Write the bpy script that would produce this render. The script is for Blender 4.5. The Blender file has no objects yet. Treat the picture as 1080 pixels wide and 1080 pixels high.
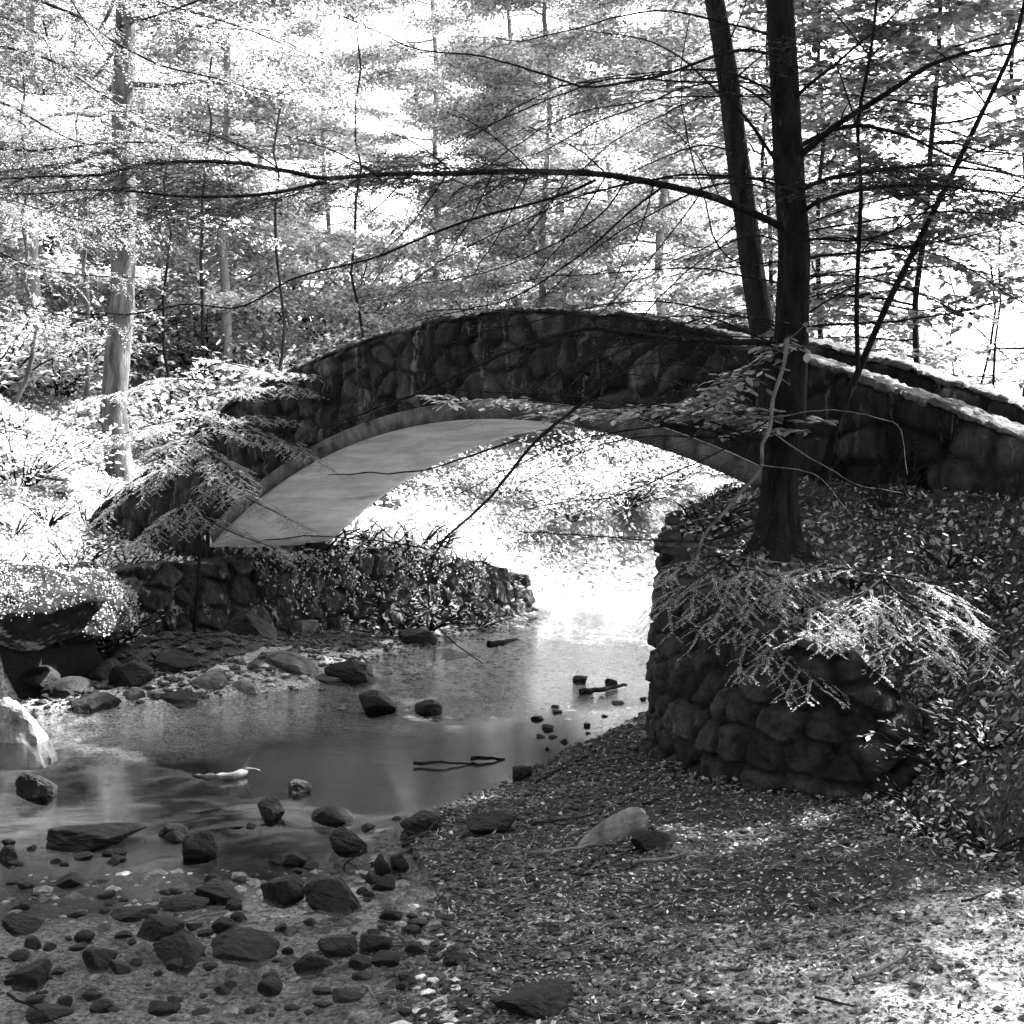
import bpy, math, random
import numpy as np
from mathutils import Vector, noise as mnoise
R = math.radians
SC = bpy.context.scene
COL = SC.collection

# ------------------------------------------------------------------ camera
F, YH, CZ = 1500.0, 489.0, 2.15          # focal length in 1080-px units, horizon row, eye height over the water
cd = bpy.data.cameras.new('camera'); cam = bpy.data.objects.new('camera', cd); COL.objects.link(cam)
cam.location = (0, 0, CZ); cam.rotation_euler = (R(90), 0, 0)
cd.lens = 50.0; cd.sensor_width = 36.0; cd.shift_y = -(540 - YH) / 1080.0
cd.clip_start = 0.05; cd.clip_end = 2000
SC.camera = cam
# ------------------------------------------------------------------ world, sun, exposure
SUN_AZ, SUN_EL = 58.0, 50.0              # azimuth measured from +Y towards +X
w = bpy.data.worlds.new('World'); SC.world = w; w.use_nodes = True
nt = w.node_tree; nt.nodes.clear()
sky = nt.nodes.new('ShaderNodeTexSky'); sky.sky_type = 'NISHITA'; sky.sun_disc = False
sky.sun_elevation = R(SUN_EL); sky.sun_rotation = R(SUN_AZ); sky.dust_density = 4.0; sky.air_density = 1.0
bw = nt.nodes.new('ShaderNodeRGBToBW'); bg = nt.nodes.new('ShaderNodeBackground'); bg.inputs['Strength'].default_value = 0.13
wo = nt.nodes.new('ShaderNodeOutputWorld')
nt.links.new(sky.outputs[0], bw.inputs[0]); nt.links.new(bw.outputs[0], bg.inputs[0]); nt.links.new(bg.outputs[0], wo.inputs[0])
sd = bpy.data.lights.new('sun', 'SUN'); sd.energy = 5.0; sd.angle = R(0.5); sd.color = (1, 1, 1)
sun = bpy.data.objects.new('sun', sd); COL.objects.link(sun)
S = Vector((math.sin(R(SUN_AZ)) * math.cos(R(SUN_EL)), math.cos(R(SUN_AZ)) * math.cos(R(SUN_EL)), math.sin(R(SUN_EL))))
sun.rotation_euler = (-S).to_track_quat('-Z', 'Y').to_euler(); sun.location = (8, 10, 20)
SC.view_settings.view_transform = 'Standard'; SC.view_settings.look = 'None'
SC.view_settings.exposure = 3.5; SC.view_settings.gamma = 1.0
SC.cycles.max_bounces = 6; SC.cycles.transparent_max_bounces = 8
SC.cycles.diffuse_bounces = 3; SC.cycles.glossy_bounces = 3; SC.cycles.transmission_bounces = 4

# ------------------------------------------------------------------ helpers
def at(px, py, Y):
    return np.array([(px - 540) / F * Y, Y, CZ - (py - YH) / F * Y])
def on_z(px, py, z):
    Y = (CZ - z) * F / (py - YH)
    return np.array([(px - 540) / F * Y, Y, z])
def hsh(i, j, k=0):
    n = (np.asarray(i, np.int64) * 374761393 + np.asarray(j, np.int64) * 668265263 + np.asarray(k, np.int64) * 2147483647 + 1013904223) & 0xffffffff
    n = ((n ^ (n >> 13)) * 1274126177) & 0xffffffff
    n = ((n ^ (n >> 16)) * 2246822519) & 0xffffffff
    return ((n ^ (n >> 15)) & 0xffffff) / float(0x1000000)
def vn2(x, y, s=0):
    xi, yi = np.floor(x).astype(np.int64), np.floor(y).astype(np.int64)
    fx, fy = x - xi, y - yi
    fx = fx * fx * (3 - 2 * fx); fy = fy * fy * (3 - 2 * fy)
    a = hsh(xi, yi, s); b = hsh(xi + 1, yi, s); c = hsh(xi, yi + 1, s); d = hsh(xi + 1, yi + 1, s)
    return (a * (1 - fx) + b * fx) * (1 - fy) + (c * (1 - fx) + d * fx) * fy - .5
def fbm(x, y, s=0, o=4):
    r = 0; a = 1
    for k in range(o):
        r = r + a * vn2(x, y, s + k * 17); x = x * 2.03 + 5.1; y = y * 2.03 + 1.7; a *= .5
    return r
def vor(x, y, s=0, jit=.9):
    """F1, F2, id of jittered-grid voronoi"""
    xi, yi = np.floor(x).astype(np.int64), np.floor(y).astype(np.int64)
    f1 = np.full(x.shape, 9.); f2 = np.full(x.shape, 9.); idv = np.zeros(x.shape)
    for dx in (-1, 0, 1):
        for dy in (-1, 0, 1):
            cx, cy = xi + dx, yi + dy
            px = cx + .5 + jit * (hsh(cx, cy, s) - .5); py = cy + .5 + jit * (hsh(cx, cy, s + 7) - .5)
            d = np.hypot(x - px, y - py); i = hsh(cx, cy, s + 13)
            nf = d < f1
            f2 = np.where(nf, f1, np.minimum(f2, d)); idv = np.where(nf, i, idv); f1 = np.where(nf, d, f1)
    return f1, f2, idv
def sstep(a, b, x):
    t = np.clip((x - a) / (b - a), 0, 1); return t * t * (3 - 2 * t)

def tag(o, label=None, cat=None, group=None, kind=None):
    for k, v in (('label', label), ('category', cat), ('group', group), ('kind', kind)):
        if v: o[k] = v
    return o
def empty(name, loc, label=None, cat=None, group=None, rz=0):
    o = bpy.data.objects.new(name, None); COL.objects.link(o); o.empty_display_size = .2
    o.location = tuple(float(v) for v in loc); o.rotation_euler.z = rz
    return tag(o, label, cat, group)
def mesh_np(name, V, faces, mat, parent=None, tone=None, smooth=True, origin=None, ftone=None):
    """faces: (N,3|4) int array"""
    V = np.asarray(V, np.float32)
    if origin is None and parent is not None: origin = parent.location
    if origin is not None: V = V - np.array(origin, np.float32)
    me = bpy.data.meshes.new(name)
    faces = np.asarray(faces, np.int32); n, k = faces.shape
    me.vertices.add(len(V)); me.vertices.foreach_set('co', V.ravel())
    me.loops.add(n * k); me.loops.foreach_set('vertex_index', faces.ravel())
    me.polygons.add(n); me.polygons.foreach_set('loop_start', np.arange(0, n * k, k, dtype=np.int32))
    me.polygons.foreach_set('loop_total', np.full(n, k, np.int32))
    me.polygons.foreach_set('use_smooth', np.full(n, smooth))
    if tone is not None:
        a = me.attributes.new('tone', 'FLOAT', 'POINT'); a.data.foreach_set('value', np.asarray(tone, np.float32).ravel())
    if ftone is not None:
        a = me.attributes.new('tone', 'FLOAT', 'FACE'); a.data.foreach_set('value', np.asarray(ftone, np.float32).ravel())
    me.update(calc_edges=True); me.materials.append(mat)
    o = bpy.data.objects.new(name, me); COL.objects.link(o)
    if parent is not None: o.parent = parent
    elif origin is not None: o.location = tuple(float(v) for v in origin)
    return o
def grid_faces(nu, nv, wrap=False):
    i = np.arange(nu - 1)[:, None]; j = np.arange(nv if wrap else nv - 1)[None, :]
    j2 = (j + 1) % nv
    a = i * nv + j; b = i * nv + j2; c = (i + 1) * nv + j2; d = (i + 1) * nv + j
    return np.stack([a, b, c, d], -1).reshape(-1, 4)

class Tubes:
    """collects tapered limbs; every limb is one tube"""
    def __init__(s): s.V = []; s.Fc = []; s.n = 0
    def add(s, pts, r, ns=5, bark=0.0):
        pts = np.asarray(pts, float); m = len(pts)
        r = np.broadcast_to(np.asarray(r, float), (m,)) if np.ndim(r) == 0 or len(r) != 2 or m == 2 else np.linspace(r[0], r[1], m)
        t = np.gradient(pts, axis=0); t /= np.linalg.norm(t, axis=1)[:, None] + 1e-9
        ref = np.array([.31, .17, .93]) if abs(t[:, 2]).mean() < .8 else np.array([.9, .35, .1])
        a = np.cross(t, ref); a /= np.linalg.norm(a, axis=1)[:, None] + 1e-9; b = np.cross(t, a)
        th = np.arange(ns) * 2 * np.pi / ns
        rr = r[:, None] * np.ones(ns)[None, :]
        if bark: rr = rr * (1 + bark * (np.random.default_rng(m).random((m, ns)) - .5))
        P = pts[:, None, :] + rr[..., None] * (np.cos(th)[None, :, None] * a[:, None, :] + np.sin(th)[None, :, None] * b[:, None, :])
        s.V.append(P.reshape(-1, 3)); s.Fc.append(grid_faces(m, ns, True) + s.n); s.n += m * ns
    def build(s, name, mat, parent=None, origin=None):
        return mesh_np(name, np.concatenate(s.V), np.concatenate(s.Fc), mat, parent, origin=origin)

class Leaves:
    """collects leaf blades: base, direction, side vector, length, width"""
    def __init__(s): s.c = []
    def add(s, P, D, Sd, L, W, T=None):
        n = len(P); L = np.broadcast_to(L, (n,)); W = np.broadcast_to(W, (n,))
        s.c.append((np.asarray(P, np.float32), np.asarray(D, np.float32), np.asarray(Sd, np.float32), L.astype(np.float32), W.astype(np.float32)))
    def count(s): return sum(len(c[0]) for c in s.c)
    def build(s, name, mat, parent=None, hexa=False, seed=0, origin=None, tpow=1.0):
        P, D, Sd, L, W = [np.concatenate([c[k] for c in s.c]) for k in range(5)]
        n = len(P); rg = np.random.default_rng(seed)
        D = D / (np.linalg.norm(D, axis=1)[:, None] + 1e-9); Sd = Sd - D * (Sd * D).sum(1)[:, None]; Sd /= np.linalg.norm(Sd, axis=1)[:, None] + 1e-9
        N = np.cross(D, Sd); L = L[:, None]; W = W[:, None]
        if hexa:
            cur = -N * L * .12
            V = np.stack([P, P + D * L * .3 + Sd * W * .42 - N * W * .12, P + D * L * .7 + Sd * W * .36 + cur * .5, P + D * L + cur, P + D * L * .7 - Sd * W * .36 + cur * .5, P + D * L * .3 - Sd * W * .42 - N * W * .12, ], 1)
            b = np.arange(n)[:, None] * 6
            Fq = np.concatenate([b + np.array([0, 1, 2, 3]), b + np.array([0, 3, 4, 5])], 1).reshape(-1, 4)
            tn = np.repeat(rg.random(n) ** tpow, 2)
        else:
            V = np.stack([P, P + D * L * .45 + Sd * W * .5, P + D * L, P + D * L * .45 - Sd * W * .5], 1)
            Fq = np.arange(n * 4).reshape(-1, 4); tn = rg.random(n) ** tpow
        return mesh_np(name, V.reshape(-1, 3), Fq, mat, parent, smooth=False, ftone=tn, origin=origin)

def wiggle(p0, p1, n, amp, rg, sag=0.0):
    t = np.linspace(0, 1, n)[:, None]; p0 = np.asarray(p0, float); p1 = np.asarray(p1, float)
    P = p0 + (p1 - p0) * t
    L = np.linalg.norm(p1 - p0)
    k = rg.normal(0, amp * L, (n, 3)); k = np.cumsum(k, 0) * .5; k -= k[0] + (k[-1] - k[0]) * t
    P = P + k; P[:, 2] -= sag * L * (t[:, 0] ** 2)
    return P
def resample(pts, step):
    pts = np.asarray(pts, float); 
    d = np.r_[0, np.cumsum(np.linalg.norm(np.diff(pts, axis=0), axis=1))]
    n = max(2, int(d[-1] / step) + 1); q = np.linspace(0, d[-1], n)
    return np.stack([np.interp(q, d, pts[:, k]) for k in range(3)], 1)
def smooth_path(pts, step=.12, it=2):
    p = resample(pts, step)
    for _ in range(it):
        if len(p) > 3: p[1:-1] = (p[:-2] + 2 * p[1:-1] + p[2:]) / 4
    return p

# ------------------------------------------------------------------ materials (all neutral: the place is seen in black and white)
class NT:
    def __init__(s, name):
        s.m = bpy.data.materials.new(name); s.m.use_nodes = True; s.t = s.m.node_tree; s.t.nodes.clear()
        s.out = s.t.nodes.new('ShaderNodeOutputMaterial')
    def n(s, k, **kw):
        o = s.t.nodes.new(k)
        for a, b in kw.items(): setattr(o, a, b)
        return o
    def l(s, a, b): s.t.links.new(a, b)
    def val(s, op, a, b=None, clamp=False):
        o = s.n('ShaderNodeMath', operation=op); o.use_clamp = clamp
        for i, v in enumerate((a, b)):
            if v is None: continue
            if isinstance(v, (int, float)): o.inputs[i].default_value = v
            else: s.l(v, o.inputs[i])
        return o.outputs[0]
    def noise(s, scale, detail=4, rough=.6, stretch=None, dist=0):
        tc = s.n('ShaderNodeTexCoord'); o = s.n('ShaderNodeTexNoise')
        src = tc.outputs['Object']
        if stretch:
            mp = s.n('ShaderNodeMapping'); mp.inputs['Scale'].default_value = stretch; s.l(src, mp.inputs[0]); src = mp.outputs[0]
        s.l(src, o.inputs['Vector']); o.inputs['Scale'].default_value = scale; o.inputs['Detail'].default_value = detail
        o.inputs['Roughness'].default_value = rough; o.inputs['Distortion'].default_value = dist
        return o.outputs['Fac']
    def ramp(s, x, a, b, va, vb):
        o = s.n('ShaderNodeMapRange'); s.l(x, o.inputs[0]); o.inputs[1].default_value = a; o.inputs[2].default_value = b
        o.inputs[3].default_value = va; o.inputs[4].default_value = vb; return o.outputs[0]
    def attr(s): return s.n('ShaderNodeAttribute', attribute_name='tone').outputs['Fac']
def solid(name, lo, hi, scale=3, detail=6, rough=.85, bump=.4, bscale=25, bdist=.02, stretch=None, usetone=0.0, patch=None, spec=.06, patch2=None):
    m = NT(name); nz = m.noise(scale, detail, .65, stretch, .4)
    c = m.ramp(nz, .3, .7, lo, hi)
    if usetone: c = m.val('MULTIPLY', c, m.ramp(m.attr(), 0, 1, 1 - usetone, 1 + usetone))
    if patch:   # (scale, threshold, value): lichen, dry spots
        pz = m.noise(patch[0], 8, .7, stretch); k = m.ramp(pz, patch[1], patch[1] + .08, 0, 1)
        mx = m.n('ShaderNodeMix'); m.l(k, mx.inputs[0]); m.l(c, mx.inputs[2]); mx.inputs[3].default_value = patch[2]; c = mx.outputs[0]
    if patch2:   # pale lime runs below the joints
        pz = m.noise(6, 7, .75, (1, 1, .16)); k = m.ramp(pz, .58, .66, 0, 1)
        mx = m.n('ShaderNodeMix'); m.l(k, mx.inputs[0]); m.l(c, mx.inputs[2]); mx.inputs[3].default_value = patch2; c = mx.outputs[0]
    p = m.n('ShaderNodeBsdfPrincipled'); p.inputs['Roughness'].default_value = rough; p.inputs['Specular IOR Level'].default_value = spec
    m.l(c, p.inputs['Base Color'])
    b = m.n('ShaderNodeBump'); b.inputs['Strength'].default_value = bump; b.inputs['Distance'].default_value = bdist
    m.l(m.noise(bscale, 6, .7, stretch), b.inputs['Height']); m.l(b.outputs[0], p.inputs['Normal'])
    m.l(p.outputs[0], m.out.inputs[0]); return m.m
def leafmat(name, lo, hi, trans=.45, gloss=.06):
    m = NT(name); c = m.ramp(m.attr(), 0, 1, lo, hi)
    d = m.n('ShaderNodeBsdfDiffuse'); t = m.n('ShaderNodeBsdfTranslucent'); g = m.n('ShaderNodeBsdfGlossy'); g.inputs['Roughness'].default_value = .45
    g.inputs['Color'].default_value = (.8, .8, .8, 1)
    m.l(c, d.inputs[0]); m.l(c, t.inputs[0])
    a = m.n('ShaderNodeMixShader'); a.inputs[0].default_value = trans; m.l(d.outputs[0], a.inputs[1]); m.l(t.outputs[0], a.inputs[2])
    b = m.n('ShaderNodeMixShader'); b.inputs[0].default_value = gloss; m.l(a.outputs[0], b.inputs[1]); m.l(g.outputs[0], b.inputs[2])
    m.l(b.outputs[0], m.out.inputs[0]); return m.m

M_rubble = solid('rubble_stone', .006, .055, 9, 10, .92, 1.0, 24, .04, usetone=.6, patch=(9, .66, .06))
M_ledge = solid('weathered_stone', .004, .06, 6, 10, .9, 1.0, 16, .05, stretch=(1, 1, .6), usetone=.6, patch=(5, .56, .22))
M_spandrel = solid('mossy_masonry', .003, .036, 7, 10, .95, 1.0, 20, .04, stretch=(1, 1, .4), usetone=.8, patch=(3.4, .585, .075), patch2=.10)
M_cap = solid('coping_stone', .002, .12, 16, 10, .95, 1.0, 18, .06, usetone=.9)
M_concrete = solid('board_marked_concrete', .36, .72, 2.6, 10, .9, .5, 12, .01, stretch=(.7, .7, 4), patch=(1.6, .62, .25))
M_ring = solid('stained_concrete', .006, .11, 4, 9, .9, .8, 14, .02)
M_rock = solid('river_rock', .002, .012, 9, 10, .6, 1.0, 30, .02, patch=(14, .66, .035), spec=.1)
M_rockl = solid('pale_river_rock', .015, .12, 7, 8, .8, .6, 30, .01, patch=(10, .64, .3))
M_bedstone = solid('bed_stone', .03, .3, 30, 4, .8, .3, 60, .003, usetone=.8)
M_egg = solid('smooth_boulder', .02, .17, 5, 8, .85, .7, 22, .02, patch=(8, .62, .2))
M_pebble = solid('pebble', .005, .055, 30, 4, .8, .3, 60, .003, usetone=.7)
M_bark = solid('hemlock_bark', .001, .018, 16, 10, .95, 1.0, 26, .05, stretch=(1, 1, .25), patch=(9, .6, .05))
M_barkpale = solid('pale_bark', .008, .13, 9, 10, .95, 1.0, 18, .05, stretch=(1, 1, .2))
M_barkgrey = solid('sunlit_bark', .10, .24, 10, 8, .9, .8, 26, .015, stretch=(1, 1, .25))
M_barkmid = solid('grey_bark', .003, .03, 16, 10, .9, 1.0, 26, .04, stretch=(1, 1, .25))
M_deadwood = solid('dead_wood', .02, .12, 12, 6, .85, .6, 40, .006, stretch=(1, 1, .4))
M_twig = solid('twig', .003, .012, 20, 3, .9, .2, 60, .002)
M_needle = leafmat('hemlock_needles', .08, .30, .45, .05)
M_tips = leafmat('hemlock_tips', .10, .60, .4, .08)
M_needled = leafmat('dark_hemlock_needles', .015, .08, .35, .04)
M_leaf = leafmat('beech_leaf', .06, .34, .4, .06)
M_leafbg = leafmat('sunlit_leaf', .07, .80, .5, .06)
M_litter = leafmat('dead_leaf', .006, .36, .1, .03)
M_fern = leafmat('fern_leaf', .2, .45, .4, .06)

def water_mat():
    m = NT('stream_water')
    fr = m.n('ShaderNodeFresnel'); fr.inputs['IOR'].default_value = 1.42
    tr = m.n('ShaderNodeBsdfTransparent'); tr.inputs[0].default_value = (.9, .9, .9, 1)
    gl = m.n('ShaderNodeBsdfGlossy'); gl.inputs['Roughness'].default_value = .0; gl.inputs['Color'].default_value = (1, 1, 1, 1)
    tc = m.n('ShaderNodeTexCoord'); sp = m.n('ShaderNodeSeparateXYZ'); m.l(tc.outputs['Object'], sp.inputs[0])
    riff = m.val('ADD', m.ramp(sp.outputs[1], 6.4, 7.3, 1, .0), m.val('MULTIPLY', m.ramp(sp.outputs[0], -1.6, -2.6, 0, 1), m.ramp(sp.outputs[1], 8.2, 7.2, 0, 1)), True)
    far = m.ramp(m.val('SUBTRACT', sp.outputs[1], m.val('MULTIPLY', sp.outputs[0], .6)), 11.8, 14.5, 0, .022)
    amp = m.val('ADD', m.val('ADD', m.val('MULTIPLY', riff, .07), .0010), far)
    n1 = m.noise(5, 3, .5, (1, 2.2, 1)); n2 = m.noise(34, 4, .65, (1, 1.6, 1))
    h = m.val('ADD', n1, m.val('MULTIPLY', n2, .5))
    b = m.n('ShaderNodeBump'); b.inputs['Strength'].default_value = 1; m.l(amp, b.inputs['Distance'])
    m.l(h, b.inputs['Height'])
    m.l(b.outputs[0], fr.inputs['Normal']); m.l(b.outputs[0], gl.inputs['Normal'])
    mx = m.n('ShaderNodeMixShader'); m.l(fr.outputs[0], mx.inputs[0]); m.l(tr.outputs[0], mx.inputs[1]); m.l(gl.outputs[0], mx.inputs[2])
    m.l(mx.outputs[0], m.out.inputs[0]); return m.m
M_water = water_mat()

def ground_mat():
    m = NT('forest_ground')
    # tone attribute: 0 wet bed / dark soil / painted shade ... 1 dry sand, gravel, painted light
    n1 = m.noise(1.3, 6, .7, None, .5); n2 = m.noise(38, 5, .8); n3 = m.noise(9, 5, .7)
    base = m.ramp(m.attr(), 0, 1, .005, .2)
    v = m.val('MULTIPLY', m.ramp(n1, .3, .7, .55, 1.5), m.ramp(n2, .38, .62, .08, 2.1))
    v = m.val('MULTIPLY', v, m.ramp(n3, .3, .7, .6, 1.35))
    c = m.val('MULTIPLY', base, v)
    p = m.n('ShaderNodeBsdfPrincipled'); p.inputs['Roughness'].default_value = .95; p.inputs['Specular IOR Level'].default_value = .15
    m.l(c, p.inputs['Base Color'])
    b = m.n('ShaderNodeBump'); b.inputs['Strength'].default_value = .9; b.inputs['Distance'].default_value = .025
    m.l(m.val('ADD', n2, m.val('MULTIPLY', m.noise(110, 3, .8), .4)), b.inputs['Height']); m.l(b.outputs[0], p.inputs['Normal'])
    m.l(p.outputs[0], m.out.inputs[0]); return m.m
M_ground = ground_mat()

# ------------------------------------------------------------------ terrain
UA = .8317
U = np.array([math.cos(UA), -math.sin(UA)]); NN = np.array([math.sin(UA), math.cos(UA)])
P0 = np.array([-.306, 13.10]); BW = 1.67
def bp(s, t): return P0[0] + U[0] * s + NN[0] * t, P0[1] + U[1] * s + NN[1] * t

def sdpoly(x, y, poly):
    """signed distance to polygon, positive inside"""
    P = np.asarray(poly, float); n = len(P); d = np.full(x.shape, 1e9); ins = np.zeros(x.shape, bool)
    for i in range(n):
        a = P[i]; b = P[(i + 1) % n]; e = b - a
        wx, wy = x - a[0], y - a[1]
        t = np.clip((wx * e[0] + wy * e[1]) / (e @ e), 0, 1)
        d = np.minimum(d, np.hypot(wx - e[0] * t, wy - e[1] * t))
        c = ((a[1] > y) != (b[1] > y)) & (x < (b[0] - a[0]) * (y - a[1]) / (b[1] - a[1] + 1e-12) + a[0])
        ins ^= c
    return np.where(ins, d, -d)
def sdline(x, y, pts):
    P = np.asarray(pts, float); d = np.full(x.shape, 1e9)
    for a, b in zip(P[:-1], P[1:]):
        e = b - a; wx, wy = x - a[0], y - a[1]; t = np.clip((wx * e[0] + wy * e[1]) / (e @ e), 0, 1)
        d = np.minimum(d, np.hypot(wx - e[0] * t, wy - e[1] * t))
    return d
STREAM = [(-8, -6), (-.3, -6), (-.15, 4.5), (-.23, 5.85), (-.24, 6.3), (-.36, 7.0), (-.56, 7.9), (-.5, 8.7), (-.05, 9.6), (.40, 10.6), (1.05, 11.9), (2.3, 13.2), (4, 15.2), (7, 18), (14, 22), (30, 30),
          (28, 36), (12, 29.5), (6, 26.6), (2.6, 24.3), (.6, 22.2), (-.3, 19.2), (-1.2, 17.6), (-2.0, 15.6), (-2.9, 13.6), (-3.9, 12.9), (-5.2, 12.6), (-6.5, 11), (-7.5, 6)]
WALL = [(3.4, 12.9), (2.3, 11.9), (1.55, 11.1), (1.22, 10.7), (1.1, 10.25), (1.12, 9.6), (1.28, 8.9), (1.5, 8.42), (1.8, 8.16), (2.2, 8.06)]
TOE = [(2.2, 8.06), (2.1, 7.5), (2.35, 6.8), (2.75, 6.0), (3.6, 4.6), (6, 2.5), (14, -6)]
RB = [(60, 44), (14, 21.3), (7.5, 17.2), (4.6, 14.6)] + WALL + TOE[1:] + [(60, -6)]
LEDGE = [(-4.5, 14.6), (-4.25, 15.5), (-.75, 19.0), (-.25, 19.7), (.2, 20.8)]
LBANK = [(-3.4, -6), (-3.6, 3), (-3.75, 8.8), (-4.0, 10.6), (-4.7, 12.2), (-4.2, 13.2), (-3.9, 13.8)] + LEDGE + [(1.0, 22.8), (3.2, 25.2), (7, 28), (13, 31.5), (30, 38), (60, 50), (60, 300), (-300, 300), (-300, -6)]
def height(x, y):
    x = np.asarray(x, float); y = np.asarray(y, float)
    ds = sdpoly(x, y, STREAM)
    low = np.where(ds > 0, -.05 - .16 * np.clip(ds / .8, 0, 1), .02 + .11 * np.clip(-ds, 0, 2.2))
    low = low + .05 * fbm(x * 1.6, y * 1.6, 3, 4) + .018 * fbm(x * 9, y * 9, 5, 3)
    # shallow stony riffle in the near left
    low = low + (.07 * sstep(7.6, 6.6, y) + .10 * sstep(12.6, 15, y - .6 * x)) * (ds > 0)
    # gravel bar below the ledge
    low = low + .28 * np.exp(-(((x + 3.0) / 1.1) ** 2 + ((y - 14.6) / 1.2) ** 2))
    dr = sdpoly(x, y, RB); t = (x - P0[0]) * NN[0] + (y - P0[1]) * NN[1]
    up = 1.96 - .40 * np.clip(-t - .15, 0, 9) + .22 * fbm(x * .9, y * .9, 21, 4) + .05 * fbm(x * 5, y * 5, 22, 3)
    up = up + .0 * x
    dt = sdline(x, y, TOE)
    ramp = low + .06 + 1.12 * dt + .12 * fbm(x * 2, y * 2, 31, 3)
    dwall = sdline(x, y, WALL)
    upr = np.minimum(up, np.maximum(ramp, low + .1))
    wallside = sstep(.02, .14, dr)
    hR = low + (upr - low) * np.where(dr > 0, wallside, 0)
    dl = sdpoly(x, y, LBANK)
    dled = sdline(x, y, LEDGE); 
    g = np.clip(y - 24, 0, 60)
    upl = 1.0 + .06 * fbm(x * 1.2, y * 1.2, 41, 3) + .16 * np.clip(dl - 1.2, 0, 6)
    upl = upl + .42 * np.clip(-x - 5.2 - .06 * (y - 12), 0, 12)
    upl = upl + np.clip(g - .25 * np.clip(x, 0, 80), 0, 30) * .18 * sstep(14, -6, x) + .5 * fbm(x * .25, y * .25, 51, 3) * sstep(2, 8, dl)
    soft = np.where(dled < .5, sstep(.02, .16, dl), sstep(.0, .34, dl))
    led2 = sstep(19.0, 20.2, y)
    soft = soft * (1 - led2) + led2 * sstep(0, 2.4, dl)
    hL = low + (upl - low) * np.where(dl > 0, soft, 0)
    return np.where(dl > 0, hL, np.where(dr > 0, hR, low))
def axis(c, lo, hi, d0, g):
    a = [c]; d = d0
    while a[-1] < hi: a.append(a[-1] + d); d *= g
    b = [c]; d = d0
    while b[-1] > lo: b.append(b[-1] - d); d *= g
    return np.array(b[:0:-1] + a)
gx = np.concatenate([axis(-4.2, -250, -4.3, .05, 1.06)[:-1], np.arange(-4.2, 4.0, .033), axis(4.0, 4.0, 250, .035, 1.06)])
gy = np.concatenate([axis(5.0, -20, 4.99, .04, 1.08)[:-1], np.arange(5.0, 12.5, .033), axis(12.5, 12.5, 300, .036, 1.013)])
gx = np.unique(gx); gy = np.unique(gy)
GX, GY = np.meshgrid(gx, gy, indexing='ij'); GZ = height(GX, GY)
ds = sdpoly(GX, GY, STREAM); dr = sdpoly(GX, GY, RB); dl = sdpoly(GX, GY, LBANK)
def h1(x, y):
    i = min(max(int(np.searchsorted(gx, x)) - 1, 0), len(gx) - 2); j = min(max(int(np.searchsorted(gy, y)) - 1, 0), len(gy) - 2)
    u = (x - gx[i]) / (gx[i + 1] - gx[i]); v = (y - gy[j]) / (gy[j + 1] - gy[j])
    return float((GZ[i, j] * (1 - u) + GZ[i + 1, j] * u) * (1 - v) + (GZ[i, j + 1] * (1 - u) + GZ[i + 1, j + 1] * u) * v)
tn = .10 + .20 * fbm(GX * .8, GY * .8, 61, 4)
tn = tn + .42 * sstep(.16, .55, fbm(GX * .75 + 3, GY * 1.7, 64, 4) + .35 * sstep(8, 5.2, GY)) * (dr <= 0) * (dl <= 0)      # dry sand and painted sun patches on the flat
tn = np.where(ds > 0, -.02 + 2.3 * sstep(7.8, 6.6, GY + .8 * fbm(GX * 1.5, GY * 1.5, 66, 3)) + .6 * sstep(-1.4, -.7, GX) * sstep(9.2, 8.2, GY) + .25 * fbm(GX * 1.6, GY * 2.2, 62, 4), tn)  # near riffle bed painted pale, standing in for sky reflected in the water
tn = np.where(dr > 0, .16, tn)
tn = np.where(dl > 0, .26 + .45 * fbm(GX * .9, GY * .9, 63, 5), tn)
tn = np.where((dl > -.2) & (dl < .36) & (GY < 16), -.02, tn)  # bank foot painted dark for the shade of the undercut
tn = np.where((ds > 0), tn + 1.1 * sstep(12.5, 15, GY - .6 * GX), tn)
tn = tn + .8 * np.exp(-(((GX - 1.7) / .6) ** 2 + ((GY - 5.1) / .5) ** 2)) * (.5 + fbm(GX * 3, GY * 3, 65, 3))  # sunlit patch painted into the ground tone at lower right
tn = np.clip(tn, -.02, 2.3)
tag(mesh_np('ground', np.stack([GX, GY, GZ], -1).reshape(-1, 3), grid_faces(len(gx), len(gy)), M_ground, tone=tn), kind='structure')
wx, wy = [-30, 40], [-8, 60]
tag(mesh_np('stream_water', [(-30, -8, 0), (45, -8, 0), (45, 60, 0), (-30, 60, 0)], [[0, 1, 2, 3]], M_water, smooth=False), kind='structure')

# ------------------------------------------------------------------ bridge
TS = [-8.3, -8.02, -6.19, -4.51, -3.22, -1.83, -.91, -.07, .7, 1.41, 2.26, 2.85, 3.65, 4.29, 4.8, 5.34, 6.8]
TZ = [1.30, 1.42, 2.14, 2.83, 3.20, 3.45, 3.55, 3.585, 3.56, 3.49, 3.35, 3.20, 2.98, 2.77, 2.58, 2.36, 1.78]
def ztop(s):
    s = np.asarray(s, float); return sum(np.interp(s + d, TS, TZ) for d in (-.5, -.25, 0, .25, .5)) / 5
LA, RISE, ZS = 4.81, 1.41, 1.15
RA = (LA ** 2 + RISE ** 2) / (2 * RISE)
def zint(s, th=0.0):
    s = np.asarray(s, float); return ZS + RISE - RA + np.sqrt(np.maximum((RA + th) ** 2 - s * s, 0))
bridge = empty('stone_arch_bridge', (*bp(0, BW / 2), 2.0), 'dark rubble stone footbridge arching over the stream', 'bridge')
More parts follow.
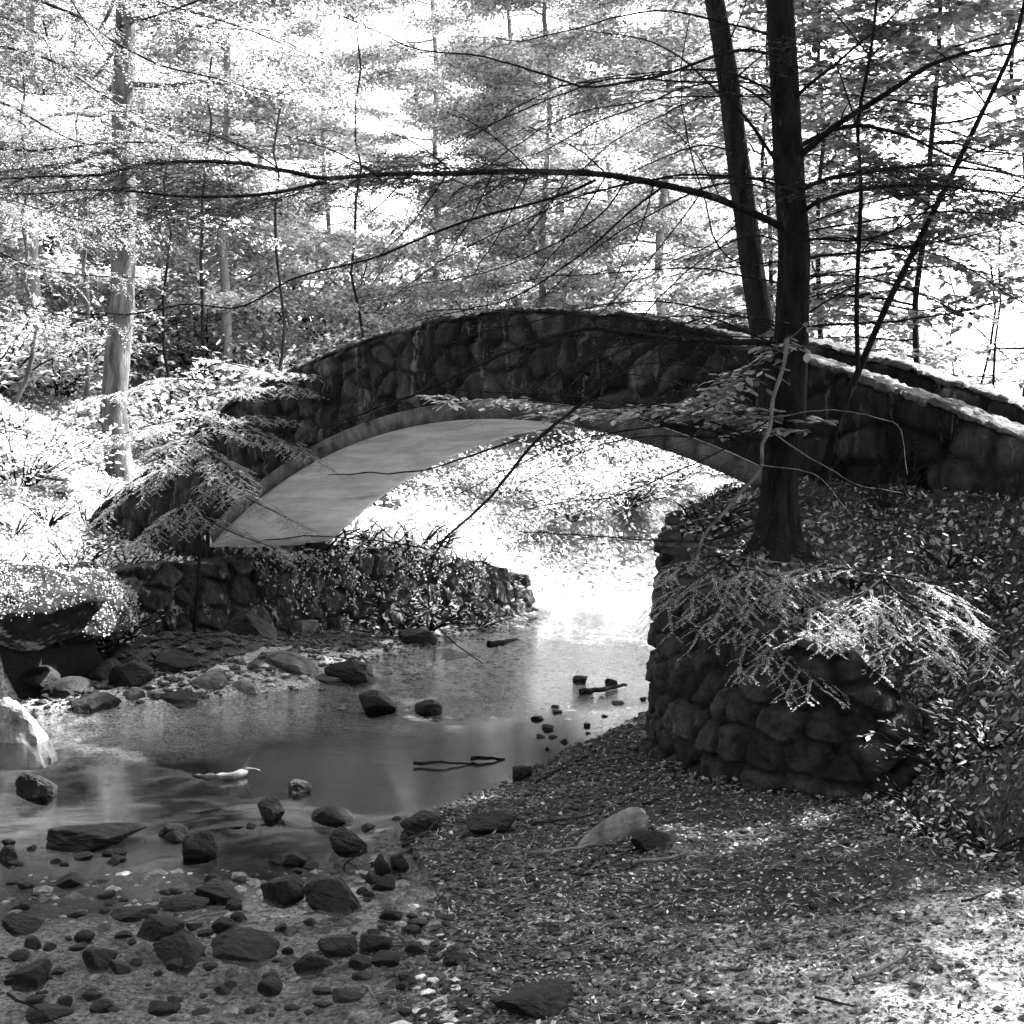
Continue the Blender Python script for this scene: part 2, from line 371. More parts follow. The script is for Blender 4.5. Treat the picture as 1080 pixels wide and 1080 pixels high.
# concrete barrel
TH = .17
def barrel():
    ns, ntt = 160, 40
    s = np.linspace(-LA - .35, LA + .35, ns); V = []
    ts = np.linspace(-.015, BW + .015, ntt)
    ring = [(t, 0) for t in ts] + [(t, TH) for t in ts[::-1]]
    ring = np.array(ring)
    S_, = np.meshgrid(s, indexing='ij'),
    s = s[:, None] * np.ones(len(ring))[None]; t = ring[:, 0][None] * np.ones_like(s); th = ring[:, 1][None] * np.ones_like(s)
    ang = s / RA   # normals follow the circle
    z = ZS + RISE - RA + (RA + th) * np.cos(ang * .985); ss = (RA + th) * np.sin(ang * .985) * 1.0
    bd = .002 * (np.floor(t / .14) % 2) * (th == 0); z = z + bd
    x, y = bp(ss, t)
    return np.stack([x, y, z], -1).reshape(-1, 3), grid_faces(ns, len(ring), True)
V, Fq = barrel(); mesh_np('arch_barrel', V, Fq, M_concrete, bridge)
# ring face strips (stained front edge of the barrel), 3 mm proud
for nm, tt in (('arch_ring', -.03), ('arch_ring', BW + .03)):
    s = np.linspace(-LA - .2, LA + .2, 140); rows = []
    for dt, th in ((0, .0), (0, TH), (.012 if tt < 0 else -.012, TH), (.012 if tt < 0 else -.012, .0)):
        a = s / RA * .985; z = ZS + RISE - RA + (RA + th) * np.cos(a); ss = (RA + th) * np.sin(a)
        x, y = bp(ss, tt + dt + 0 * s); rows.append(np.stack([x, y, z], -1))
    V = np.stack(rows, 1).reshape(-1, 3); mesh_np(nm, V, grid_faces(140, 4, True), M_ring, bridge)

def stonework(a, b, sx, sy, seed, depth=.05, warp=.25):
    """relief and tone of rubble masonry at wall coordinates a (along), b (up), in metres"""
    a0 = a; a = a + warp * 1.7 * sx * fbm(a * 1.3, b * 1.3, seed + 3, 3); b2 = b + warp * 1.7 * sy * fbm(a0 * 1.4 + 9, b * 1.4, seed + 5, 3)
    f1, f2, i = vor(a / sx, b2 / sy, seed)
    e = sstep(0.02, .30, f2 - f1 + .12 * fbm(a0 * 9, b * 9, seed + 8, 3)) * (.45 + .55 * hsh(np.floor(i * 9999).astype(int), 3, seed)) ** .6
    d = depth * e + depth * .7 * (i - .5) * e + .035 * fbm(a0 * 7, b * 7, seed, 4) + .02 * fbm(a0 * 25, b * 25, seed + 2, 3)
    return d, i * .8 + .2 * fbm(a * 6, b * 6, seed + 9, 2) + .1, e
def wall_solid(name, t0, t1, out, seed):
    """masonry wall between planes t0 (outer face side out) and t1"""
    s = np.arange(-8.3, 6.8, .035); n = len(s); m = 46
    top = ztop(s) - .07 + .03 * fbm(s * 3, s * 0, seed, 2)
    a = np.clip(s, -LA, LA)
    inarch = np.abs(s) < LA - .02
    bot = np.where(inarch, zint(s, TH), .4)
    xb, yb = bp(s, (t0 + t1) / 2)
    v = np.linspace(0, 1, m)
    rows = []; tones = []
    for face, tp, sg in ((0, t0, -out), (1, t1, out)):
        vv = v if face == 0 else v[::-1]
        Z = bot[:, None] + (top - bot)[:, None] * vv[None]; Sg = s[:, None] * np.ones(m)[None]
        d, tone, e = stonework(Sg + face * 31, Z, .36, .27, seed, .06)
        edge = np.minimum(1, np.minimum(vv, 1 - vv)[None] * 12 + .15)
        X, Yy = bp(Sg, tp + sg * (d * edge)); rows.append(np.stack([X, Yy, Z], -1)); tones.append(tone * (.4 + .6 * e))
    V = np.concatenate(rows, 1); T = np.concatenate(tones, 1)
    o = mesh_np(name, V.reshape(-1, 3), grid_faces(n, 2 * m, True), M_spandrel, bridge, tone=T)
    # coping: a row of irregular flat stones
    cs = np.arange(-8.35, 6.8, .02); c = cs + .12 * fbm(cs * 1.3, cs * 0, seed + 2, 1)
    cell = np.floor(c / .42); fr = c / .42 - cell; gap = sstep(0, .05, np.minimum(fr, 1 - fr))
    zz = ztop(cs) + .035 * (hsh(cell, 0, seed) - .5); hh = .034 * (.15 + .85 * gap)
    ov = .0 * gap + .035 * (hsh(cell, 1, seed) - .5)
    prof = [(t0, -1, -1.), (t0, -1, 0.3), (t0, -.6, .9), (.25 * t1 + .75 * t0, 0, 1.), (.75 * t1 + .25 * t0, 0, 1.), (t1, .6, .9), (t1, 1, .3), (t1, 1, -1.)]
    P = []
    for k, (tp, ax, hz) in enumerate(prof):
        X, Yy = bp(cs, tp + ax * out * (ov + .03)); P.append(np.stack([X, Yy, zz - .07 + hh * hz * (1 if hz > 0 else .3) + .028 * fbm(cs * 7, cs * 0 + k * 2.1, seed, 4) + .024 * fbm(cs * 22, cs * 0 + k, seed, 3)], -1))
    V = np.stack(P, 1); tn2 = np.repeat((hsh(cell, 3, seed) * .25 + .55 * sstep(2.2, 3.4, cs + .8 * fbm(cs * 2, cs * 0, 5, 2)))[:, None], 8, 1)  # right stretch painted paler as if sunlit, the rest mossy dark
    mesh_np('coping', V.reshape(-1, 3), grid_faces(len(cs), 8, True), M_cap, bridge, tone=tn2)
wall_solid('spandrel_wall', 0.0, .30, 1, 101)
wall_solid('spandrel_wall', BW - .30, BW, 1, 171)
# deck
s = np.linspace(-9, 7.2, 120); V = []
for t in (.28, BW - .28):
    x, y = bp(s, t + 0 * s); V.append(np.stack([x, y, np.maximum(ztop(s) - .48, 0)], -1))
for t in (BW - .28, .28):
    x, y = bp(s, t + 0 * s); V.append(np.stack([x, y, np.where(np.abs(s) < LA, np.maximum(zint(s, TH) + .01, .5), .5)], -1))
V = np.stack(V, 1).reshape(-1, 3)
mesh_np('deck', V, grid_faces(120, 4, True), M_ledge, bridge, tone=np.full(len(V), .5))

# ------------------------------------------------------------------ rubble walls
def rubble(name, path, ztopf, zbot, sx, sy, seed, mat, depth, label, cat, batter=.1, res=.02, side=1, thick=.3, capn=6):
    p = np.asarray(path, float); p3 = smooth_path(np.c_[p, np.zeros(len(p))], res, 14)[:, :2]
    L = np.r_[0, np.cumsum(np.linalg.norm(np.diff(p3, axis=0), axis=1))]
    tg = np.gradient(p3, axis=0); tg /= np.linalg.norm(tg, axis=1)[:, None]; nr = np.stack([tg[:, 1], -tg[:, 0]], -1) * side
    zt = ztopf(p3[:, 0], p3[:, 1], L) + .05 * fbm(L * 3, L * 0, seed, 2)
    m = int((zt.max() - zbot) / res); v = np.linspace(0, 1, m)
    Z = zbot + (zt - zbot)[:, None] * v[None]; A = L[:, None] * np.ones(m)[None]
    d, tone, e = stonework(A, Z, sx, sy, seed, depth)
    off = d + batter * (1 - v)[None]
    X = p3[:, 0][:, None] + nr[:, 0][:, None] * off; Y = p3[:, 1][:, None] + nr[:, 1][:, None] * off
    for k in range(1, capn + 1):     # top surface going back
        q = thick * k / capn
        dd = .05 * fbm(L * 4, L * 0 + q * 4, seed + 4, 3)
        xx = p3[:, 0] - nr[:, 0] * q + nr[:, 0] * d[:, -1]; yy = p3[:, 1] - nr[:, 1] * q + nr[:, 1] * d[:, -1]
        X = np.c_[X, xx]; Y = np.c_[Y, yy]; Z = np.c_[Z, zt + dd * .6 - (.9 if k == capn else 0)]
        tone = np.c_[tone, tone[:, m - 1]]; e = np.c_[e, e[:, m - 1]]
    o = mesh_np(name, np.stack([X, Y, Z], -1).reshape(-1, 3), grid_faces(len(p3), X.shape[1]), mat, tone=tone * (.35 + .65 * e), origin=(p3[len(p3) // 2, 0], p3[len(p3) // 2, 1], 0))
    return tag(o, label, cat)
def bast_top(x, y, L):
    z = height(x + .35 * (1.9 - x) / 1.0, y + .12) * 0
    return np.interp(y, [7.9, 8.1, 8.4, 8.9, 9.6, 10.3, 10.8, 11.3, 13], [1.0, 1.1, 1.2, 1.3, 1.42, 1.62, 1.78, 1.9, 1.95]) - .55 * sstep(1.8, 2.6, x) * (y < 9.2)
rubble('rubble_retaining_wall', WALL[:-1] + [(2.15, 8.12), (2.5, 8.35), (2.9, 8.8)], bast_top, -.1, .235, .185, 205, M_rubble, .075, 'curved wall of dark rounded rubble below the big tree on the right bank', 'stone wall', .10, .018, 1)
def led_top(x, y, L): return np.interp(L, [0, 3.4, 4.6, 5.6, 7.5], [1.0, 1.05, 1.12, 1.0, .55]) + .05 * fbm(L * 2, L * 0 + 3, 9, 2)
rubble('stone_abutment_wall', LEDGE, led_top, -.1, .36, .27, 305, M_ledge, .10, 'tall stone wall under the left foot of the bridge, beside the stream', 'stone wall', .14, .018, 1, .5)

# ------------------------------------------------------------------ rocks
def rock_mesh(seed, dim, sub=4, ang=.8):
    import bmesh
    bm = bmesh.new(); bmesh.ops.create_icosphere(bm, subdivisions=sub, radius=1.0)
    rg = np.random.default_rng(seed)
    P = np.array([v.co for v in bm.verts]); Fc = np.array([[v.index for v in f.verts] for f in bm.faces]); bm.free()
    k = 10; N = rg.normal(size=(k, 3)); N /= np.linalg.norm(N, axis=1)[:, None]; D = rg.uniform(.42, .9, k)
    dots = np.maximum(P @ N.T, .05); rr = D[None] / dots; r = -np.log(np.exp(-60 * np.minimum(rr, 1.2)).sum(1)) / 60
    r = np.minimum(r, 1.05)
    r = ang * r + (1 - ang) * .72
    th = np.arctan2(P[:, 1], P[:, 0]); r = r * (1 + .10 * fbm(P[:, 0] * 2 + seed, P[:, 1] * 2 + P[:, 2], seed, 3) + .07 * fbm(P[:, 0] * 5 + seed + P[:, 2] * 3, P[:, 1] * 5 + 3 * P[:, 2], seed, 4))
    V = P * r[:, None]
    V = V - (V.max(0) + V.min(0)) / 2; V = V / (V.max(0) - V.min(0)) * np.array(dim)
    return V, Fc
def rock(px, pyb, w, h, label, seed, mat=None, group=None, z=None, tilt=0, deep=1.1, name='river_rock', cat='rock', rz=None, sink=.5, sub=4):
    zz = 0.0 if z is None else z
    p = on_z(px, pyb, zz); Y = p[1]
    W = w / F * Y * 1.0; H = h / F * Y * .85; Dp = W * deep * .8
    # ground under it when it lies on dry land
    V, Fc = rock_mesh(seed, (W, Dp, H * (1 + sink)), sub, .2 if 'egg shaped' in label and mat is M_egg else .8)
    rg = random.Random(seed)
    c, s_ = math.cos(tilt), math.sin(tilt); V = V @ np.array([[c, 0, s_], [0, 1, 0], [-s_, 0, c]])
    V[:, 2] -= V[:, 2].min() + H * sink; V[:, 1] += Dp * .4
    o = mesh_np(name, V + p, Fc, mat or M_rock, smooth=False, origin=tuple(p))
    return tag(o, label, cat, group)
ROCKS = [
 (33,842,42,30,'dark squarish block of rock tilted up beside the pale boulder at the left edge'),
 (92,896,98,24,'long low humped rock crossing the shallows at left'),
 (180,883,31,14,'small rounded rock just left of the black boulder in the pool'),
 (209,905,38,30,'black upright boulder standing in the dark pool'),
 (228,952,54,20,'flat pointed rock in midstream, right of the long low slab'),
 (190,960,54,12,'low dark slab barely above the water, left of the flat pointed rock'),
 (165,990,50,22,'smooth humped rock above the widest foreground stone'),
 (182,1018,56,30,'broad black loaf shaped stone in the lower left shallows'),
 (98,1022,35,22,'round dark stone left of the broad loaf shaped stone'),
 (124,1027,27,13,'little flat stone touching the shallows beside the round dark stone'),
 (88,994,21,13,'small lone stone in the bright riffle at left'),
 (70,936,29,15,'small dark stone below the long humped rock'),
 (134,971,50,10,'thin flat rock just awash in the middle of the riffle'),
 (233,984,25,17,'small upright dark stone behind the long rippled slab'),
 (252,1012,76,26,'long layered slab lying in the stream below the upright stone'),
 (18,984,40,19,'dark rock cut by the left edge, in the riffle'),
 (284,864,31,24,'dark rounded rock with twigs at the far side of the pool'),
 (295,952,50,28,'rough dark boulder just left of the biggest stream boulder'),
 (283,1048,27,15,'small dark stone alone in the bright rippled foreground water'),
 (347,960,66,32,'biggest stream boulder, pale top and black underside'),
 (366,898,42,25,'square dark rock with a bent twig on it'),
 (402,920,20,21,'left stone of the touching pair near the gravel edge'),
 (421,915,21,17,'right stone of the touching pair near the gravel edge'),
 (404,938,25,15,'dark stone just below the touching pair'),
 (350,868,48,18,'wedge shaped rock with a stick leaning on it at the far side of the pool'),
 (316,836,26,14,'small rock cluster stone with a pale top in the upper pool'),
 (443,880,45,25,'rounded dark boulder at the gravel edge with a stick over it'),
 (309,912,28,15,'small jagged rock above the biggest stream boulder'),
 (411,970,26,12,'flat dark stone alone in the smooth water near the gravel'),
 (355,1007,42,19,'dark boulder in the stone row below the biggest boulder'),
 (395,1003,36,18,'wedge shaped grey stone in the row below the biggest boulder'),
 (326,1025,36,21,'round dark stone at the left end of the lower stone row'),
 (379,1022,26,13,'low stone in the middle of the lower stone row'),
 (406,1018,34,13,'flat wide stone at the right of the lower stone row'),
 (437,1005,22,11,'small dark stone where the lower row meets the gravel'),
 (487,1023,42,18,'grey slab half buried at the water edge of the gravel'),
 (426,1036,13,9,'tiny dark square stone in the dark foreground water'),
 (487,1068,28,14,'blocky stone at the water edge near the bottom of the frame'),
 (365,1056,36,10,'low black stone near the pale twig in the foreground water'),
 (397,751,42,24,'triangular dark rock across the pool below the abutment'),
 (451,753,30,15,'flat topped dark rock right of the triangular one, with its reflection'),
 (366,718,52,22,'rough grey boulder on the far gravel under the wall'),
 (67,1062,15,12,'tiny stone near the bottom left corner'),
 (5,912,22,22,'dark stone at the left edge level with the long humped rock'),
 (22,1040,46,26,'dark heap of rock at the lower left edge'),
 (48,1078,50,14,'dark flat rock at the bottom left corner'),
 (551,826,22,20,'short stump like stone at the far tip of the gravel'),
 (612,720,16,8,'small dark rock in the bright far stream, left one of two'),
 (645,723,14,8,'small dark rock in the bright far stream, beside the floating stick'),
 (105,1068,24,12,'low stone beside the dark heap in the bottom left'),
 (170,1070,34,13,'dark low stone at the bottom edge left of centre'),
]
for i, r in enumerate(ROCKS): rock(*r, seed=500 + i, group='rocks standing in the stream', z=.0, sub=4 if r[2] < 40 else 5)
def land(px, py):
    """point of the terrain seen at this pixel"""
    Y = 3.5
    while Y < 60:
        p = at(px, py, Y)
        if p[2] < h1(p[0], p[1]): return p
        Y += .04
    return at(px, py, 20)
LROCKS = [
 (645,893,42,76,'egg shaped pale boulder leaning on the gravel flat',M_egg,-.9),
 (690,902,48,24,'low mossy rock right of the egg shaped boulder',M_rock,.1),
 (518,884,54,24,'flat topped dark slab on the gravel left of the egg shaped boulder',M_rock,0),
 (561,1078,94,32,'wide dark slab on the gravel at the bottom of the frame',M_rock,0),
 (296,712,66,24,'flat sunlit boulder on the far gravel bar',M_rockl,0),
 (350,726,92,14,'long white slab at the water edge below the sunlit boulder',M_rockl,0),
 (94,756,52,22,'dark flat slab under the left bank',M_rock,0),
 (133,730,52,28,'rounded boulder at the corner of the abutment wall',M_rock,.2),
 (14,815,66,92,'big pale boulder at the left edge beside the pool',M_egg,.3),
 (22,728,70,26,'dark rock under the overhanging bank at the left edge',M_rock,0),
 (66,738,56,22,'second dark rock under the overhanging left bank',M_rock,.1),
 (108,722,44,26,'dark upright rock under the mossy boulder',M_rock,.2),
 (215,728,44,20,'pale rock lying on the bar under the wall',M_rockl,.1),
 (187,712,60,22,'grey rock against the foot of the abutment wall',M_rock,-.1),
 (262,675,60,30,'dark boulder at the middle of the abutment foot',M_rock,-.1),
 (318,672,34,16,'pale broken stone at the abutment foot',M_rockl,.1),
 (400,540,48,26,'grey boulder seen under the arch on the far bank',M_rockl,.1),
 (475,700,40,12,'low stone at the far end of the gravel bar',M_rock,0),
 (140,742,24,16,'small pale stone beside the flat slab under the left bank',M_rockl,0),
 (255,735,30,15,'mottled stone where the bar meets the pool',M_rockl,0),
 (180,748,56,16,'low grey rock at the pool side of the bar',M_rock,0),
 (440,684,44,20,'broken dark rock at the right foot of the abutment wall',M_rock,0),
 (410,668,30,24,'upright pale slab leaning on the abutment wall',M_rockl,.2),
]
for i, (px, py, ww, hh, lb, mt, tl) in enumerate(LROCKS):
    p = land(px, py - 3); rock(px, YH + (CZ - p[2]) * F / p[1], ww, hh, lb, 700 + i, mt, 'rocks lying on the banks', z=p[2], tilt=tl, name='bank_rock')

# many small stones between the named ones
gs = np.random.default_rng(77)
AREAS = [((0, 250), (955, 1078), 46, 'small dark stone among many scattered in the bright lower left riffle'), ((250, 480), (975, 1078), 34, 'small dark stone in the rows below the biggest stream boulder'),
         ((0, 130), (885, 960), 20, 'small dark stone in the shallows around the long humped rock'), ((380, 500), (860, 1000), 16, 'small dark stone along the ragged water edge of the gravel'), ((560, 690), (735, 800), 22, 'small dark stone on the thin gravel spit behind the near ground'), ((150, 330), (860, 960), 14, 'small dark stone in the dark middle of the stream')]
nsm = 0
for (xa, xb), (ya, yb), n, lb in AREAS:
    for k in range(n):
        px, py = gs.uniform(xa, xb), gs.uniform(ya, yb); p = on_z(px, py, 0.0)
        if float(sdpoly(np.array([p[0]]), np.array([p[1]]), STREAM)[0]) < -.12: continue
        ww = gs.uniform(7, 22) * (1 if py > 850 else .7)
        rock(px, py, ww, ww * gs.uniform(.25, .55), lb, 1000 + nsm, group='rocks standing in the stream', sub=3); nsm += 1

# ------------------------------------------------------------------ ground scatter
rg = np.random.default_rng(5)
def normal_at(x, y):
    e = .06; hx = (height(x + e, y) - height(x - e, y)) / (2 * e); hy = (height(x, y + e) - height(x, y - e)) / (2 * e)
    hx = np.clip(hx, -1.5, 1.5); hy = np.clip(hy, -1.5, 1.5)
    n = np.stack([-hx, -hy, np.ones_like(hx)], -1); return n / np.linalg.norm(n, axis=1)[:, None]
def litter(name, label, n, x0, x1, y0, y1, keep, lo, hi, mat, lift=.008, flat=.35, seed=1, hexa=False):
    g = np.random.default_rng(seed); x = g.uniform(x0, x1, n); y = g.uniform(y0, y1, n); k = keep(x, y, g); x, y = x[k], y[k]
    z = height(x, y); N = normal_at(x, y); n = len(x)
    D = g.normal(size=(n, 3)); D -= N * (D * N).sum(1)[:, None]; D += N * g.normal(0, flat, (n, 1)) * .6
    Sd = np.cross(N, D) + N * g.normal(0, flat, (n, 1)); L = g.uniform(lo, hi, n)
    lv = Leaves(); lv.add(np.stack([x, y, z + lift * g.random(n) + .004], -1), D, Sd, L, L * g.uniform(.35, .8, n))
    return tag(lv.build(name, mat, hexa=hexa, seed=seed, tpow=1.0 if mat is M_leafbg else 3.4), label, 'leaf litter', kind='stuff')
litter('leaf_litter', 'dry fallen leaves covering the right bank slope around the wall and tree', 210000, 1.0, 8, 4.5, 12.5,
       lambda x, y, g: (sdpoly(x, y, RB) > -.25) & ((x - P0[0]) * NN[0] + (y - P0[1]) * NN[1] < -.05) & (fbm(x * 2.2, y * 2.2, 77, 4) > g.uniform(-.65, .35, len(x))), .016, .058, M_litter, .03, .65, 11, True)
litter('scattered_leaves', 'small leaf fragments scattered over the flat gravel ground', 120000, -.6, 6, 4.4, 12,
       lambda x, y, g: (sdpoly(x, y, RB) < .1) & (sdpoly(x, y, STREAM) < 0) & (fbm(x * 1.2, y * 1.2, 78, 3) > g.uniform(-.9, .5, len(x))), .007, .036, M_litter, .008, .5, 12)
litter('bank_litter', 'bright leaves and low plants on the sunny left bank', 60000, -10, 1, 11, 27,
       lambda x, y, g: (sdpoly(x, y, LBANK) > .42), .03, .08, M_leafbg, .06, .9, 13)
def twiglitter(name, label, n, x0, x1, y0, y1, keep, seed):
    g = np.random.default_rng(seed); x = g.uniform(x0, x1, n); y = g.uniform(y0, y1, n); k = keep(x, y, g); x, y = x[k], y[k]; n = len(x)
    N = normal_at(x, y); D = g.normal(size=(n, 3)); D -= N * (D * N).sum(1)[:, None]; D += N * g.normal(0, .12, (n, 1)); L = g.uniform(.02, .13, n) * g.uniform(.4, 1, n)
    lv = Leaves(); lv.add(np.stack([x, y, height(x, y) + .012], -1), D, np.cross(N, D), L, g.uniform(.0015, .005, n)); return tag(lv.build(name, M_litter, seed=seed, tpow=1.6), label, 'twig litter', kind='stuff')
twiglitter('twig_litter', 'broken twigs and needles lying all over the near ground and the leafy slope', 34000, -.6, 7, 4.4, 12.5, lambda x, y, g: (sdpoly(x, y, STREAM) < 0), 15)
# pebbles of the gravel flat
def pebbles(name, label, n, x0, x1, y0, y1, keep, lo, hi, seed, mat):
    g = np.random.default_rng(seed); x = g.uniform(x0, x1, n); y = g.uniform(y0, y1, n); k = keep(x, y, g); x, y = x[k], y[k]; n = len(x)
    z = height(x, y); t = (1 + 5 ** .5) / 2
    B = np.array([(1, 0, 0), (-1, 0, 0), (0, 1, 0), (0, -1, 0), (0, 0, 1), (0, 0, -1), (.62, .62, .45), (-.62, .62, .45), (-.62, -.62, .45), (.62, -.62, .45)])
    Fb = np.array([(0, 6, 9), (2, 7, 6), (1, 8, 7), (3, 9, 8), (6, 7, 4), (7, 8, 4), (8, 9, 4), (9, 6, 4), (0, 2, 6), (2, 1, 7), (1, 3, 8), (3, 0, 9)])
    r = lo * (hi / lo) ** (g.random(n) ** 2.2); sc = np.stack([r * g.uniform(.8, 1.5, n), r * g.uniform(.7, 1.2, n), r * g.uniform(.35, .75, n)], -1)
    a = g.uniform(0, 6.28, n); c, s = np.cos(a), np.sin(a)
    V = B[None] * (1 + .35 * (g.random((n, 10, 1)) - .5)) * sc[:, None]
    V = np.stack([V[..., 0] * c[:, None] - V[..., 1] * s[:, None], V[..., 0] * s[:, None] + V[..., 1] * c[:, None], V[..., 2] + .2 * r[:, None]], -1) + np.stack([x, y, z], -1)[:, None]
    Fc = (Fb[None] + (np.arange(n) * 10)[:, None, None]).reshape(-1, 3)
    o = mesh_np(name, V.reshape(-1, 3), Fc, mat, smooth=False, tone=np.repeat(g.random(n), 10))
    return tag(o, label, 'gravel', kind='stuff')
pebbles('gravel', 'small dark pebbles covering the bar beside the stream', 80000, -1.2, 5, 4.4, 12,
        lambda x, y, g: (sdpoly(x, y, RB) < .05) & (sdpoly(x, y, STREAM) < .3) & (g.random(len(x)) < .12 + .95 * sstep(-1.6, -.1, sdpoly(x, y, STREAM))), .006, .03, 21, M_pebble)
pebbles('stream_gravel', 'stones and cobbles on the stream bed', 26000, -6, 3, 4.2, 20,
        lambda x, y, g: (sdpoly(x, y, STREAM) > 0) & ((y < 8.2) | (y > 13)) & (fbm(x * 1.3, y * 1.3, 79, 3) > g.uniform(-.6, .6, len(x))), .012, .055, 22, M_bedstone)
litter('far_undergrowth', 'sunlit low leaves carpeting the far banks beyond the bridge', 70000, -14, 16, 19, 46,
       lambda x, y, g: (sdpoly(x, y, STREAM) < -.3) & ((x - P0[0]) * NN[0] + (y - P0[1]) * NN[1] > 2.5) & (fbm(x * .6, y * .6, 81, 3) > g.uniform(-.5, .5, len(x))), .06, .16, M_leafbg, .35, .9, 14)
pebbles('bar_gravel', 'pale stones heaped below the abutment wall', 9000, -5, 1, 12, 20,
        lambda x, y, g: (sdpoly(x, y, LBANK) < 0) & (sdpoly(x, y, STREAM) < .5), .012, .07, 23, M_pebble)

# ------------------------------------------------------------------ vegetation
UP = np.array([0, 0, 1.])
def unit(v): return v / (np.linalg.norm(v) + 1e-9)
def needles(lv, p0, p1, g, nl=.015, nw=.0035, step=.006):
    """flat hemlock needles in two ranks along straight twigs p0-p1 (N,3)"""
    p0 = np.asarray(p0); p1 = np.asarray(p1); d = p1 - p0; L = np.linalg.norm(d, axis=1)
    n = np.maximum(2, (L / step).astype(int)); idx = np.repeat(np.arange(len(p0)), n)
    t = g.random(len(idx)); P = p0[idx] + d[idx] * t[:, None]; D = d[idx] / L[idx][:, None]
    sd = np.cross(D, UP); sd /= np.linalg.norm(sd, axis=1)[:, None] + 1e-6
    sgn = np.where(g.random(len(idx)) < .5, -1, 1)[:, None]
    dr_ = sd * sgn + D * g.uniform(.35, .6, (len(idx), 1)) + g.normal(0, .09, (len(idx), 3))
    lv.add(P, dr_, np.cross(dr_, UP + g.normal(0, .3, (len(idx), 3))), nl * g.uniform(.7, 1.2, len(idx)) * (1 - .4 * t), nw)
def twigs(tb, path, r0, g, depth, prm, ends, lvl=0):
    """side twigs in a flattish plane along path; collects the terminal ones in ends"""
    P = resample(path, prm['step'] * (.62 ** lvl)); n = len(P)
    start = max(1, int(n * (prm['bare'] if lvl == 0 else .12)))
    total = np.linalg.norm(np.diff(P, axis=0), axis=1).sum()
    for i in range(start, n):
        for sg in (-1, 1):
            if g.random() > prm['prob']: continue
            t = unit(P[min(i, n - 1)] - P[i - 1]); sd = unit(np.cross(t, UP) + 1e-3) * sg
            f = 1 - .7 * (i / n)
            L = prm['len'] * (prm['ratio'] ** lvl) * f * g.uniform(.55, 1.15)
            if lvl > 0: L = min(L, total * .5)
            d = unit(t * g.uniform(.5, 1.1) + sd * g.uniform(.7, 1.1) + UP * g.normal(prm.get('lift', 0), prm.get('vert', .16)))
            q = wiggle(P[i], P[i] + d * L, 4 if L < .2 else 6, .085, g, prm['sag'])
            r = max(r0 * .5 * (1 - .6 * i / n), prm['rmin'])
            if depth > 1:
                tb.add(q, (r, r * .45), 4); twigs(tb, q, r, g, depth - 1, prm, ends, lvl + 1)
            else:
                tb.add(q, (r, r * .5), 3)
            ends.append(q)
    ends.append(P[-4:] if n > 4 else P)
def ends_segments(ends, lo=0.0, maxr=1.0, g=None):
    a = []; b = []
    for q in ends:
        if g is not None and g.random() > maxr: continue
        q = np.asarray(q)
        for i in range(int(len(q) * lo), len(q) - 1): a.append(q[i]); b.append(q[i + 1])
    return np.array(a), np.array(b)
def broad(lv, ends, g, L=.07, step=.05, prob=1.0, w=.55, flat=.25, spread=0.0):
    a, b = ends_segments(ends); d = b - a; ln = np.linalg.norm(d, axis=1)
    n = np.maximum(1, (ln / step + g.random(len(ln))).astype(int)); idx = np.repeat(np.arange(len(a)), n); idx = idx[g.random(len(idx)) < prob]
    t = g.random(len(idx)); P = a[idx] + d[idx] * t[:, None]; D = d[idx] / (ln[idx][:, None] + 1e-6)
    sd = np.cross(D, UP); sgn = np.where(g.random(len(idx)) < .5, -1, 1)[:, None]
    dr_ = sd * sgn + D * g.uniform(.2, 1.0, (len(idx), 1)) + g.normal(0, flat, (len(idx), 3)) - UP * .12
    if spread:
        keep = g.random(len(a))[idx] < .55; P, dr_, idx = P[keep], dr_[keep], idx[keep]; P = P + g.normal(0, spread, (len(idx), 3)) * np.array([1, 1, .35])
    nrm = UP + g.normal(0, flat, (len(idx), 3)); LL = L * g.uniform(.6, 1.15, len(idx))
    lv.add(P, dr_, np.cross(nrm, dr_), LL, LL * w)

g = np.random.default_rng(42)
def px_path(pts, Y0, Y1, step=.1):
    n = len(pts); return smooth_path([at(p[0], p[1], Y0 + (Y1 - Y0) * i / (n - 1)) for i, p in enumerate(pts)], step, 2)
def trunk_mesh(name, path, r0, r1, mat, parent, ns=18, flare=1.6, seed=1):
    P = smooth_path(path, .08, 3); n = len(P); t = np.linspace(0, 1, n); hgt = P[:, 2] - P[0, 2]
    r = (r0 + (r1 - r0) * t) * (1 + (flare - 1) * np.exp(-hgt / .15))
    th = np.arange(ns) * 2 * np.pi / ns
    rr = r[:, None] * (1 + .10 * fbm(th[None] * 3 + 0 * t[:, None], t[:, None] * 9 + 0 * th[None], seed, 3) + (.22 * np.exp(-hgt / .15))[:, None] * np.sin(th * 4 + seed)[None])
    rr = rr * (1 + .07 * fbm(th[None] * ns / 6.0 + .8 * fbm(th[None] * 2, hgt[:, None] * 3, seed, 2), hgt[:, None] * 5 + 0 * th[None], seed + 6, 3))
    V = np.stack([P[:, 0][:, None] + rr * np.cos(th), P[:, 1][:, None] + rr * np.sin(th), P[:, 2][:, None] + 0 * rr], -1)
    return mesh_np(name, V.reshape(-1, 3), grid_faces(n, ns, True), mat, parent)

